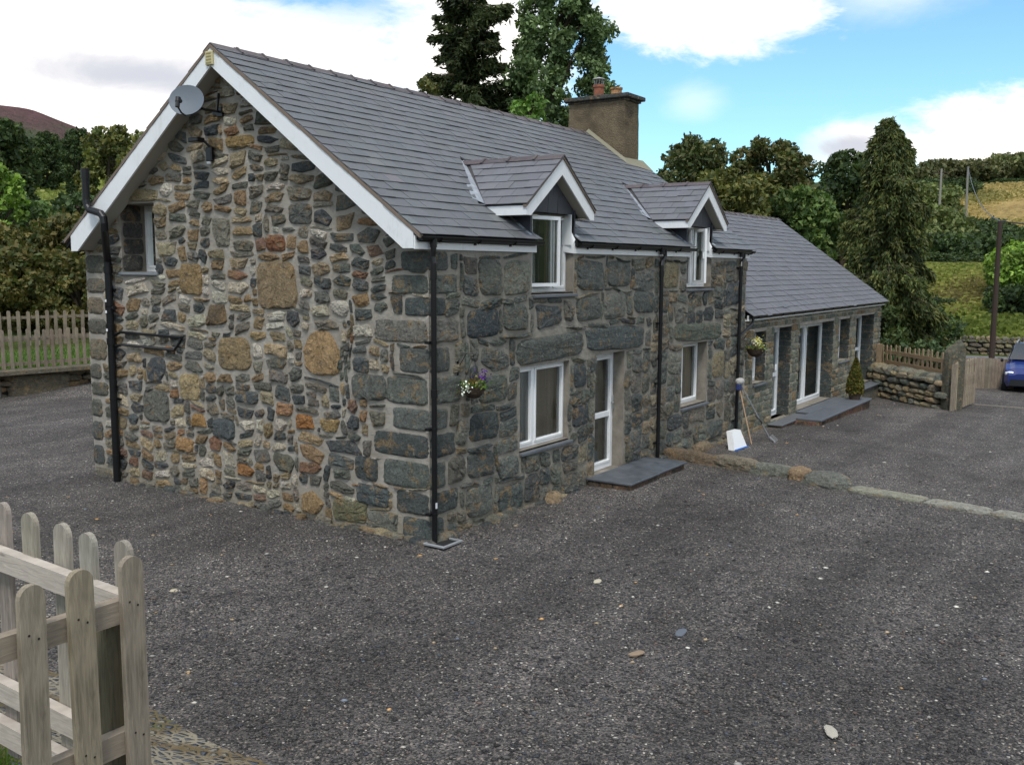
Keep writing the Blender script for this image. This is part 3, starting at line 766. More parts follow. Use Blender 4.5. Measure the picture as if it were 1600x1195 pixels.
WEAVE = 2.27; WRID = 5.0; WRS = (WRID-2.38)/(YR+.16)
def wroof_z(y): return 2.38+WRS*(min(y, 2*YR-y)+.16)
def build_wing():
    mb = MB(); holes = [h[:4] for h in WO.values()]
    wall_face(mb, [LEN, WEND], [-.75, WEAVE+.05], holes, F_FR)
    # far gable, back walls and cottage far gable
    for X, zt, e in ((WEND, wroof_z, 2.27),):
        mb.add([(X, 0, -.8), (X, GW, -.8), (X, GW, e), (X, YR, zt(YR)-.05), (X, 0, e)], [(0, 1, 2, 3, 4)])
    mb.add([(LEN, GW, -.5), (WEND, GW, -.8), (WEND, GW, 2.3), (LEN, GW, 2.3)], [(0, 1, 2, 3)])
    w = mb.build('wing_wall', M_MORTAR, cottage)
    st = MB(); v = -.5
    blocks = []
    while v < 2.2:
        h = random.choice([.12, .15, .18, .22]); u = LEN+random.uniform(.02, .1); 
        while u < WEND-.02:
            ww = min(random.uniform(.18, .5), WEND-u)
            segs = [(u, u+ww)]
            for hh in holes:
                ns_ = []
                for (a, b) in segs:
                    if v+h/2 < hh[1]-.05 or v+h/2 > hh[3] or b <= hh[0] or a >= hh[2]: ns_.append((a, b)); continue
                    if a < hh[0]-.06: ns_.append((a, hh[0]))
                    if b > hh[2]+.06: ns_.append((hh[2], b))
                segs = ns_
            for (a, b) in segs: blocks.append((a, v, b, v+h))
            u += ww
        v += h
    for (a, b, c, d) in blocks:
        if c-a < .06: continue
        face_stone(st, (a+c)/2, (b+d)/2, c-a-.014, d-b-.014, random.uniform(.014, .03), wing_col(), F_FR, rnd=7, n=14, wf=0, rough=.12)
    for (a, b, c, d) in [q for q in blocks if q[2] > WEND-.3]: rock(st, (WEND-.1, .2, (b+d)/2), (.27, .46, d-b-.01), wing_col(), p=8, jit=.03, lv=ICO3)
    st.build('stonework', M_STONE, w)
    for h in WO.values():        # dark blockwork reveals, coursed like the wall
        z = h[1]; rs = MB()
        while z < h[3]-.02:
            hh = random.uniform(.14, .22); hh = min(hh, h[3]-z)
            rock(rs, (h[2]+.004, h[4]/2, z+hh/2), (.03, h[4]+.01, hh-.012), vary(srgb(74, 80, 78), .15), p=10, jit=.015, lv=ICO3)
            z += hh
        rs.build('reveal_stonework', M_STONE, w)
    for h in WO.values(): rv = MB(); reveals(rv, h[:4], .5, F_FR); rv.build('window_reveal', M_RENDER, w)
build_wing()

# hidden shell: back wall, far gable of the cottage, floors
mb = MB()
mb.add([(0, GW, -.2), (LEN, GW, -.5), (LEN, GW, 3.6), (0, GW, 3.6)], [(0, 1, 2, 3)])
mb.add([(LEN, 0, -.4), (LEN, GW, -.4), (LEN, GW, 3.6), (LEN, YR, RID-.1), (LEN, 0, 3.6)], [(0, 1, 2, 3, 4)])
mb.build('rear_wall', M_RENDER, cottage)
mb = MB(); mb.box((.35, .62, -.3), (LEN-.3, 3.2, -.1)); mb.box((.35, 3.0, -.2), (LEN-.3, 3.1, 3.9)); mb.box((.35, .62, 2.35), (LEN-.3, 3.0, 2.5))
mb.box((LEN+.2, .7, -.6), (WEND-.2, 3.2, -.35)); mb.box((LEN+.2, 2.9, -.5), (WEND-.2, 3.0, 2.3)); mb.box((6.3, .6, -.2), (6.4, 3, 4)); mb.box((14, .6, -.4), (14.1, 3, 2.3))
mb.build('interior_walls', M_ROOM, cottage)

# ------------------------------------------------------------------ slates
def clip_half(P, a, b, c):
    """keep points with a*x+b*y<=c"""
    out = []; n = len(P)
    for i in range(n):
        p, q = P[i], P[(i+1) % n]; dp = a*p[0]+b*p[1]-c; dq = a*q[0]+b*q[1]-c
        if dp <= 0: out.append(p)
        if dp*dq < 0: t = dp/(dp-dq); out.append((p[0]+(q[0]-p[0])*t, p[1]+(q[1]-p[1])*t))
    return out
def halves(poly):
    """half planes of a CCW convex polygon"""
    r = []; n = len(poly)
    for i in range(n):
        x0, y0 = poly[i]; x1, y1 = poly[(i+1) % n]; a, b = (y1-y0), -(x1-x0); r.append((a, b, a*x0+b*y0))
    return r
def area(P): return abs(sum(P[i][0]*P[(i+1) % len(P)][1]-P[(i+1) % len(P)][0]*P[i][1] for i in range(len(P))))/2
def ccw(P): return P if sum(P[i][0]*P[(i+1) % len(P)][1]-P[(i+1) % len(P)][0]*P[i][1] for i in range(len(P))) > 0 else P[::-1]
def subtract(P, T):
    pieces = []; rem = P
    for (a, b, c) in halves(ccw(T)):
        out = clip_half(rem, -a, -b, -c)
        if len(out) > 2 and area(out) > 1e-4: pieces.append(out)
        rem = clip_half(rem, a, b, c)
        if len(rem) < 3 or area(rem) < 1e-5: break
    return pieces
def slates(mb, O, U, V, keep, subs, w=.3, gauge=.2, base_col=srgb(98, 100, 103), th=.009, lift=.015, amp=.075):
    O, U, V = Vector(O), Vector(U).normalized(), Vector(V).normalized(); N = U.cross(V).normalized()
    if N.z < 0: N = -N
    keep = ccw(keep); hk = halves(keep)
    us = [p[0] for p in keep]; vs = [p[1] for p in keep]
    nr = int((max(vs)-min(vs))/gauge)+2
    for j in range(nr):
        v0 = min(vs)+j*gauge; off = (j % 2)*w/2; u = min(us)-w+off
        while u < max(us)+w:
            g = .002; jl = random.uniform(-.004, .004); tilt = random.uniform(-.003, .004)
            P = [(u+g, v0+jl), (u+w-g, v0+jl+random.uniform(-.003, .003)), (u+w-g, v0+gauge*1.25), (u+g, v0+gauge*1.25)]
            for h in hk:
                P = clip_half(P, *h)
                if len(P) < 3: break
            if len(P) >= 3 and area(P) > 2e-4:
                pcs = [P]
                for T in subs: pcs = [q for p in pcs for q in subtract(p, T)]
                c = vary(base_col, amp if random.random() > .04 else amp*3)
                if random.random() < .012: pcs = [[(p[0], p[1]-.03) for p in q] for q in pcs]
                for q in pcs:
                    q = ccw(q)
                    def lft(p): return lift*(1-(p[1]-v0)/(gauge*1.25))+.004+tilt
                    top = [O+U*p[0]+V*p[1]+N*lft(p) for p in q]; k = len(q)
                    if U.cross(V).dot(N) < 0: top = top[::-1]
                    mb.poly(top, N, th, c)
            u += w
    return N
def ridge_tiles(mb, a, b, s, size=.14, tl=.45, th=.014, col=srgb(92, 86, 88)):
    """angular ridge tiles from a to b; s = slope rise per metre"""
    a, b = Vector(a), Vector(b); L = (b-a).length; d = (b-a).normalized(); side = d.cross(Vector((0, 0, 1))); n = max(1, round(L/tl)); t = L/n
    for i in range(n):
        p, q = a+d*(i*t), a+d*((i+1)*t+.012); c = vary(col, .14); k = .006*(i % 2)
        for e, (m, hh) in enumerate(((p, k), (q-d*.03, k))):
            pass
        r1_, r2_ = p, q
        for sg in (-1, 1):
            dn = (side*sg-Vector((0, 0, s))).normalized(); nn = (side*sg*s+Vector((0, 0, 1))).normalized()
            P = [r1_+nn*(th+k), r2_+nn*(th+k), r2_+dn*size+nn*(th+k), r1_+dn*size+nn*(th+k)]
            mb.poly([tuple(x) for x in P], nn, th, c)
        # raised joint roll
        for sg in (-1, 1):
            dn = (side*sg-Vector((0, 0, s))).normalized(); nn = (side*sg*s+Vector((0, 0, 1))).normalized()
            P = [q-d*.035+nn*.036, q+nn*.036, q+dn*(size+.004)+nn*.036, q-d*.035+dn*(size+.004)+nn*.036]
            mb.poly([tuple(x) for x in P], nn, .03, vary(c, .05))

# dormer geometry
DK = .76                                              # dormer roof rise per metre
DORM = [dict(xc=2.83, x0=2.28, x1=3.42, zr=4.93, g0=2.40, g1=3.40), dict(xc=8.13, x0=7.55, x1=8.68, zr=4.95, g0=7.72, g1=8.62)]
DHW = .93                                             # half width of the dormer roof
def yroof(z): return (z-3.72)/RS-.15
XG = -.28                                             # gable verge
slope = math.sqrt(1+RS*RS); Vd = Vector((0, 1/slope, RS/slope))
def uv(x, y): return (x-XG, (y-YE)*slope)
subs = []
for D in DORM:
    xc, zr = D['xc'], D['zr']; ya = yroof(zr); yb = yroof(zr-DK*DHW)
    subs.append([uv(xc-DHW-.15, yb-.02), uv(xc, ya+.12), uv(xc+DHW+.03, yb-.02)])
    subs.append([uv(D['g0']-.0, -.3), uv(D['g1']+.0, -.3), uv(D['x1']+.07, yb+.02), uv(D['x0']-.07, yb+.02)])
mb = MB()
slates(mb, (XG, YE, roof_z(YE)), (1, 0, 0), Vd, [uv(XG, YE), uv(LEN+.22, YE), uv(LEN+.22, YR), uv(XG, YR)], subs, w=.28, gauge=.193)
slates(mb, (XG, 2*YR+.17, 3.72-RS*.02), (1, 0, 0), Vector((0, -1/slope, RS/slope)), [(0, 0), (LEN+.62, 0), (LEN+.62, (YR+.17)*slope), (0, (YR+.17)*slope)], [], w=.56, gauge=.39)
roof = mb.build('roof', M_SLATE, cottage)
# roof deck, thick, closed, with notches for the dormers (front slope in strips)
mb = MB()
def deck(x0, x1, y0, y1, dn=.02, zf=roof_z, th=.10):
    mb.add([(x0, y0, zf(y0)-dn), (x1, y0, zf(y0)-dn), (x1, y1, zf(y1)-dn), (x0, y1, zf(y1)-dn), (x0, y0, zf(y0)-dn-th), (x1, y0, zf(y0)-dn-th), (x1, y1, zf(y1)-dn-th), (x0, y1, zf(y1)-dn-th)],
           [(0, 3, 2, 1)[::-1], (4, 5, 6, 7)[::-1], (0, 1, 5, 4), (1, 2, 6, 5), (2, 3, 7, 6), (3, 0, 4, 7)])
segs = [(XG+.03, DORM[0]['x0']-.0), (DORM[0]['x1'], DORM[1]['x0']), (DORM[1]['x1'], LEN+.15)]
for a, b in segs: deck(a, b, -.06, .5)
deck(XG+.03, LEN+.15, .5, YR); deck(XG+.03, LEN+.15, YR, 2*YR+.1)
deck(LEN+.16, WEND+.1, -.1, YR, zf=wroof_z); deck(LEN+.16, WEND+.1, YR, 2*YR+.1, zf=wroof_z)
mb.build('roof_deck', mat('roof_felt', (.02, .02, .02), .9), cottage)
mb = MB(); ridge_tiles(mb, (XG, YR, RID+.005), (10.05, YR, RID+.005), RS); mb.build('ridge', M_RIDGE, cottage)
# wing roof
wsl = math.sqrt(1+WRS*WRS); mb = MB()
slates(mb, (LEN, -.18, 2.38-WRS*.02), (1, 0, 0), Vector((0, 1/wsl, WRS/wsl)), [(.0, 0), (WEND-LEN+.25, 0), (WEND-LEN+.25, (YR+.18)*wsl), (.0, (YR+.18)*wsl)], [], w=.28, gauge=.2, base_col=srgb(98, 98, 102))
slates(mb, (LEN, 2*YR+.18, 2.38-WRS*.02), (1, 0, 0), Vector((0, -1/wsl, WRS/wsl)), [(.0, 0), (WEND-LEN+.25, 0), (WEND-LEN+.25, (YR+.18)*wsl), (.0, (YR+.18)*wsl)], [], w=.56, gauge=.4)
wroof = mb.build('wing_roof', M_SLATE, cottage)
mb = MB(); ridge_tiles(mb, (LEN+.03, YR, WRID+.005), (WEND+.25, YR, WRID+.005), WRS); mb.build('ridge', M_RIDGE, wroof)

# bargeboards, soffit, verge
def barge_pair():
    for sg in (0, 1):
        y_of = (lambda y: y) if sg == 0 else (lambda y: 2*YR-y)
        ye = (.0, .07)[sg]; top = lambda y: roof_z(y)-.045
        P = [(y_of(ye), 3.585), (y_of(ye), top(ye)), (y_of(YR), top(YR)), (y_of(YR), top(YR)-.24), (y_of(ye+.16), 3.585)]
        for (x0, x1, m, nm, pts) in ((XG+.0, XG+.03, M_WHITE, 'bargeboard', P),):
            b_ = MB(); k = len(pts)
            b_.add([(x0, a, z) for a, z in pts]+[(x1, a, z) for a, z in pts], [tuple(range(k)), tuple(range(2*k-1, k-1, -1))]+[(i, i+k, (i+1) % k+k, (i+1) % k) for i in range(k)])
            b_.build(nm, m, cottage)
        # boxed soffit behind the board
        b_ = MB(); bt = lambda y: top(y)-.22
        pts = [(y_of(ye+.16), 3.60), (y_of(YR), bt(YR)+.0)]
        b_.add([(x, a, z) for x in (XG+.031, -.001) for a, z in pts], [(0, 1, 3, 2)])
        b_.add([(XG+.031, y_of(ye), 3.592), (-.001, y_of(ye), 3.592), (-.001, y_of(ye+.17), 3.592), (XG+.031, y_of(ye+.17), 3.592)], [(0, 1, 2, 3)])
        b_.build('soffit', M_SOFFIT, cottage)
        # mortared verge under the slates
        b_ = MB(); z2 = lambda y: roof_z(y)-.006; ys = np.linspace(-.10, YR, 40)
        for i in range(len(ys)-1):
            a, c = ys[i], ys[i+1]; j = random.uniform(-.004, .006)
            b_.add([(x, y_of(q), z) for x in (XG-.012+j, XG+.06) for q, z in ((a, z2(a)), (c, z2(c)), (c, z2(c)-.045), (a, z2(a)-.045))], [(0, 1, 2, 3), (7, 6, 5, 4), (0, 4, 5, 1), (3, 2, 6, 7), (0, 3, 7, 4), (1, 5, 6, 2)])
        b_.build('verge', mat('verge_mortar', srgb(122, 108, 96), .9), cottage)
barge_pair()
mb = MB(); mb.bbox((XG-.03, YR-.075, 6.02), (XG+.0, YR+.075, 6.20), .008); vb = mb.build('bargeboard_block', mat('cream_plastic', srgb(196, 184, 138), .6), cottage)
mb = MB()
for z in (6.05, 6.09, 6.13, 6.17): mb.box((XG-.034, YR-.05, z-.008), (XG-.031, YR+.05, z+.008))
mb.build('louvre', mat('cream_louvre', srgb(150, 138, 96), .6), vb)

# eaves: fascia, gutter, brackets
def fascia(x0, x1, z0, z1, nm='fascia', y=-.025):
    b_ = MB(); b_.bbox((x0, y, z0), (x1, y+.02, z1), .003); b_.box((x0, y+.02, z0+.004), (x1, -.001, z0+.02)); return b_.build(nm, M_WHITE, cottage)
def gutter(x0, x1, zc, y=-.083, brk=True):
    b_ = MB(); n = 9; r = .047
    for rr, k in ((r, 0), (r-.006, 1)):
        vs = []
        for x in (x0, x1):
            for i in range(n): t = math.pi+math.pi*i/(n-1); vs.append((x, y+rr*math.cos(t), zc+rr*math.sin(t)))
        b_.add(vs, [(i, i+1, n+i+1, n+i) if k == 0 else (i, n+i, n+i+1, i+1) for i in range(n-1)])
    for x in (x0, x1):
        vs = [(x+.003*s_, y+r*math.cos(math.pi+math.pi*i/(n-1)), zc+r*math.sin(math.pi+math.pi*i/(n-1))) for s_ in (-1, 1) for i in range(n)]
        b_.add(vs, [tuple(range(n)), tuple(range(2*n-1, n-1, -1))])
    b_.beam((x0, y-r+.003, zc+.002), (x1, y-r+.003, zc+.002), .012, .012)
    x = x0+.35
    while brk and x < x1-.1:
        b_.tube([(x, y+r*1.08*math.cos(t), zc+r*1.12*math.sin(t)-.003) for t in [math.pi*1.0, math.pi*1.25, math.pi*1.5, math.pi*1.75, math.pi*2]], .011, 5); b_.box((x-.02, -.04, zc-.08), (x+.02, -.026, zc)); x += .8
    return b_.build('gutter', M_BLACK, cottage)
for a, b in ((XG+.001, DORM[0]['g0']-.03), (DORM[0]['g1']+.0, DORM[1]['g0']-.03), (DORM[1]['g1'], LEN+.12)):
    fascia(a, b, 3.575, 3.735); gutter(a+.03 if a < 0 else a+.04, b+.04, 3.722)
# flared white trims right of each dormer opening
for D in DORM:
    b_ = MB(); x = D['g1']
    b_.add([(x-.0, -.03, 3.575), (x-.02, -.03, 3.73), (x+.02, -.03, 3.78), (x-.04, .1, 4.05), (x-.06, .13, 3.74), (x-.06, .13, 3.6)], [(0, 1, 2, 3, 4, 5)])
    b_.box((x-.06, -.0, 3.70), (x-.04, .16, 4.14)); b_.build('dormer_trim', M_WHITE, cottage)
fascia(LEN+.0, WEND+.2, 2.265, 2.385, y=-.07); gutter(LEN+.02, WEND+.2, 2.37, y=-.128, brk=True)
mb = MB(); mb.add([(WEND+.2, -.07, 2.27), (WEND+.2, -.07, 2.38), (WEND+.2, YR, WRID-.04), (WEND+.2, YR, WRID-.2)], [(0, 1, 2, 3)]); mb.build('bargeboard', M_WHITE, cottage)

# downpipes
def downpipe(x, zt, zb, r=.034, y=-.085, side=0.):
    b_ = MB(); yo = -.085
    b_.tube([(x+side, yo, zt), (x+side, yo, zt-.12), (x+side*.3, yo+.01, zt-.2), (x, y, zt-.28), (x, y, zt-.4), (x, y, zb)], r, 12)
    for z in (zt-.04, zt-.42, (zt+zb)/2): b_.tube([(x, y, z-.05), (x, y, z+.05)], r+.008, 12)
    o = b_.build('downpipe', M_BLACK, cottage, smooth=False)
    z = zb+.35
    while z < zt-.3:
        k = MB(); k.tube([(x, y, z-.018), (x, y, z+.018)], r+.007, 10); k.box((x-.075, y+.02, z-.016), (x+.075, -.0, z+.016)); k.build('pipe_clip', M_BLACK, o); z += 1.05
    return o
dp = downpipe(-.01, 3.69, .02); downpipe(6.30, 3.69, -.03, side=.12); downpipe(10.08, 3.69, -.12, side=.14)
mb = MB(); mb.box((-.035, -.124, .45), (-.005, -.119, .52)); mb.build('sticker', mat('white_sticker', (.7, .7, .7), .6), dp)
mb = MB(); mb.tube([(LEN+.15, -.128, 2.33), (LEN+.12, -.125, 2.22), (10.3, -.10, 2.05), (10.10, -.085, 1.97)], .03, 10); mb.build('downpipe', M_BLACK, cottage)
# soil stack on the gable
mb = MB(); sy = 6.20
mb.tube([(-.4, 6.22, 4.78), (-.4, 6.22, 4.34), (-.4, 6.20, 4.25), (-.4, 6.14, 4.19), (-.4, 5.98, 4.155), (-.4, 5.87, 4.13), (-.4, 5.81, 4.07), (-.4, 5.80, 3.98), (-.4, 5.80, 3.90), (-.15, 6.14, 3.52), (-.10, 6.2, 3.42), (-.10, sy, .0)], .056, 14)
for z in (2.78, 2.7, 2.42, 2.2, 3.3): mb.tube([(-.10, sy, z-.05), (-.10, sy, z+.05)], .068, 14)
mb.tube([(-.4, 6.22, 4.66), (-.4, 6.22, 4.80)], .062, 14)
soil = mb.build('soil_pipe', M_BLACK, cottage)
mb = MB(); mb.tube([(-.09, sy-.02, 2.26), (-.07, 6.15, 2.30), (-.06, 6.0, 2.35), (-.06, 4.56, 2.33)], .022, 8); mb.tube([(-.09, sy-.02, 2.12), (-.07, 6.15, 2.12), (-.06, 6.0, 2.16), (-.06, 4.72, 2.14), (-.06, 4.60, 2.26), (-.06, 4.56, 2.33), (.02, 4.56, 2.33)], .022, 8)
mb.tube([(-.09, sy, 2.70), (-.1, sy-.13, 2.72)], .035, 10)
mb.build('waste_pipe', M_BLACK, cottage)
M_LAB = mat('pipe_label', (.75, .75, .75), .6)
for z in (2.83, 2.66, 2.38): mb = MB(); mb.box((-.168, sy-.02, z-.02), (-.163, sy+.02, z+.02)); mb.build('sticker', M_LAB, soil)
for z in (3.0, 1.3, .4): mb = MB(); mb.tube([(-.10, sy, z-.02), (-.10, sy, z+.02)], .062, 12); mb.box((-.06, sy-.1, z-.015), (.0, sy+.1, z+.015)); mb.build('pipe_clip', M_BLACK, soil)

# windows
def window(nm, h, yb, fr, mull=(), sill=True, fw_=.055, curt=None, transom=None, sillcol=srgb(88, 92, 98), slate_sill=True, parent=cottage, openleaf=None, label=None):
    a, b, c, d = h[:4]
    m_ = MB(); q = lambda u0, v0, u1, v1, o0, o1: m_.bbox(tuple(map(min, zip(fr(u0, v0, o0), fr(u1, v1, o1)))), tuple(map(max, zip(fr(u0, v0, o0), fr(u1, v1, o1)))), .006)
    o0, o1 = -yb-.06, -yb
    q(a, b, a+fw_, d, o0, o1); q(c-fw_, b, c, d, o0, o1); q(a+fw_, d-fw_, c-fw_, d, o0, o1-.001); q(a+fw_, b, c-fw_, b+fw_*1.15, o0, o1-.001)
    xs = [a]+[a+(c-a)*t for t in mull]+[c]
    for x in xs[1:-1]: q(x-.03, b+fw_, x+.03, d-fw_, o0, o1-.002)
    if transom is not None:
        q(a+fw_, transom-.045, c-fw_, transom+.045, o0, o1-.003)
    # inner sash beads
    for i in range(len(xs)-1):
        l, r_ = xs[i]+fw_*.95, xs[i+1]-fw_*.95
        if openleaf and i in openleaf: continue
        for (u0, v0, u1, v1) in ((l-.02, b+fw_, l+.018, d-fw_), (r_-.018, b+fw_, r_+.02, d-fw_), (l, d-fw_-.03, r_, d-fw_+.01), (l, b+fw_-.01, r_, b+fw_+.03)):
            q(u0, v0, u1, v1, o0+.01, o1+.012)
    o = m_.build(nm, M_WHITE, parent)
    if label: o['label'] = label
    g = MB(); P = [fr(a+.02, b+.02, -yb-.035), fr(c-.02, b+.02, -yb-.035), fr(c-.02, d-.02, -yb-.035), fr(a+.02, d-.02, -yb-.035)]; g.add(P, [(0, 1, 2, 3)]); g.build('pane', M_GLASS, o)
    if sill:
        s_ = MB(); s_.bbox(tuple(map(min, zip(fr(a-.02, b-.03, -yb), fr(c+.01, b-.001, .0)))), tuple(map(max, zip(fr(a-.0, b-.03, -yb-.05), fr(c+.0, b-.001, -yb+.11)))), .005)
        s_.build('sill_trim', M_WHITE, o)
        if slate_sill:
            s_ = MB(); A_ = fr(a-.0, b-.075, -yb-.02); B_ = fr(c+.06, b-.032, .055); s_.bbox(tuple(map(min, zip(A_, B_))), tuple(map(max, zip(A_, B_))), .006, sillcol); s_.build('sill', M_SLAB, o)
    if curt:
        for (u0, u1, v0, v1, dp_, col) in curt:
            cm = MB(); n = max(4, int((u1-u0)/.03)); vs = []
            for i in range(n+1):
                u = u0+(u1-u0)*i/n; oo = -yb-dp_+.02*math.sin(i*1.9)
                vs += [fr(u, v0, oo), fr(u, v1, oo)]
            cm.add(vs, [(2*i, 2*i+2, 2*i+3, 2*i+1) for i in range(n)], col); cm.build('curtain', M_CLOTH, o)
    return o
BEI = srgb(168, 152, 128); GR_ = srgb(176, 178, 176)
k = FO['kitchen']; wk = window('window', k, k[4], F_FR, (.36,), curt=[(2.47, 3.32, .86, 1.98, .13, BEI), (2.08, 2.44, .9, 1.98, .10, GR_)], label='white double casement window left of the front door')
k = FO['lower2']; window('window', k, k[4], F_FR, (.34,), curt=[(7.8, 8.6, .84, 1.97, .12, BEI)], label='white casement window right of the front door')
k = FO['dorm1']; wd1 = window('window', (k[0], k[1], k[2], 4.14), k[4], F_FR, (.64,), curt=[(3.05, 3.4, 3.05, 4.1, .15, BEI)], label='white window of the nearer dormer', openleaf=(0,))
k = FO['dorm2']; wd2 = window('window', (k[0], k[1], k[2], 4.14), k[4], F_FR, (.42,), curt=[(7.6, 8.0, 3.05, 4.1, .15, srgb(190, 170, 150))], label='white window of the farther dormer with one casement swung open', openleaf=(0,))
def leaf(hx, w, z0, z1, y, ang, parent, sgn):
    """an opened casement hinged at hx"""
    m_ = MB(); d = Vector((math.cos(ang)*sgn, -math.sin(ang), 0)); p = Vector((hx, y, 0)); f_ = .05
    for (s0, s1) in ((0, f_), (w-f_, w)): m_.beam(p+d*(s0+s1)/2+Vector((0, 0, z0)), p+d*(s0+s1)/2+Vector((0, 0, z1)), f_, .045, up=d.cross(Vector((0, 0, 1))))
    for z in (z0+f_/2, z1-f_/2): m_.beam(p+d*f_+Vector((0, 0, z)), p+d*(w-f_)+Vector((0, 0, z)), .045, f_)
    nn = d.cross(Vector((0, 0, 1)))
    m_.beam(p+d*(w-.025)-nn*.035*sgn+Vector((0, 0, (z0+z1)/2-.05)), p+d*(w-.025)-nn*.035*sgn+Vector((0, 0, (z0+z1)/2+.07)), .02, .02, up=d)
    o = m_.build('casement', M_WHITE, parent)
    g = MB(); a_, b_ = p+d*.04, p+d*(w-.04); g.add([(a_.x, a_.y, z0+.04), (b_.x, b_.y, z0+.04), (b_.x, b_.y, z1-.04), (a_.x, a_.y, z1-.04)], [(0, 1, 2, 3)]); g.build('casement_pane', M_GLASS, parent)
leaf(DORM[0]['x0']+.05, .66, 3.10, 4.09, .085, R(9), wd1, 1)
leaf(8.0, .39, 3.10, 4.09, .06, R(56), wd2, -1)
k = FO['door']
dr = window('door', k, k[4], F_FR, (), transom=.98, sill=False, fw_=.10, curt=[(4.2, 5.08, .15, 1.95, .16, srgb(126, 118, 104))], label='white half glazed front door')
mb = MB(); mb.tube([(5.06, k[4]-.03, 1.05), (5.06, k[4]-.03, 1.28)], .012, 8); mb.tube([(5.06, k[4]+.0, 1.16), (5.06, k[4]-.05, 1.16), (4.98, k[4]-.055, 1.16)], .011, 8); mb.build('handle', M_GALV, dr)
mb = MB(); mb.bbox((k[0]-.01, k[4]-.14, .03), (k[2]+.01, k[4]+.05, .078), .005); mb.build('threshold', M_WHITE, dr)
k = WO['w1']; window('window', k, k[4], F_FR, (.5,), curt=[(11.3, 11.9, .95, 1.9, .4, srgb(120, 112, 98))], label='narrow white window behind the hanging basket on the wing')
k = WO['d1']; d1 = window('door', k, k[4], F_FR, (), transom=.86, sill=False, fw_=.11, label='white half glazed door of the wing')
mb = MB(); mb.bbox((k[0]-.0, k[4]-.16, k[1]-.04), (k[2], k[4]+.05, k[1]), .005); mb.build('threshold', M_WHITE, d1)
mb = MB(); mb.bbox((12.56, -.05, 1.06), (12.64, -.02, 1.2), .01); mb.build('door_bell', M_WHITE, d1)
k = WO['patio']; pt_ = window('patio_door', k, k[4], F_FR, (.5,), sill=True, slate_sill=False, fw_=.09, curt=[(14.5, 15.1, .1, 1.9, .3, srgb(150, 146, 134))], label='wide white sliding patio door of the wing')
k = WO['w2']; window('window', k, k[4], F_FR, (), label='small white window behind the potted conifer')
k = WO['d2']; window('glazed_door', k, k[4], F_FR, (.42,), sill=True, transom=.95, fw_=.09, label='tall white glazed door near the wing end')
# small gable window seen edge on
window('window', GA, .42, G_FR, (.5,), label='small white window high in the gable', sill=False, fw_=.07)
mb = MB(); mb.bbox((-.05, 5.08, 3.225), (.42, 6.02, 3.268), .006, srgb(128, 132, 136)); mb.build('sill', M_SLAB, cottage)

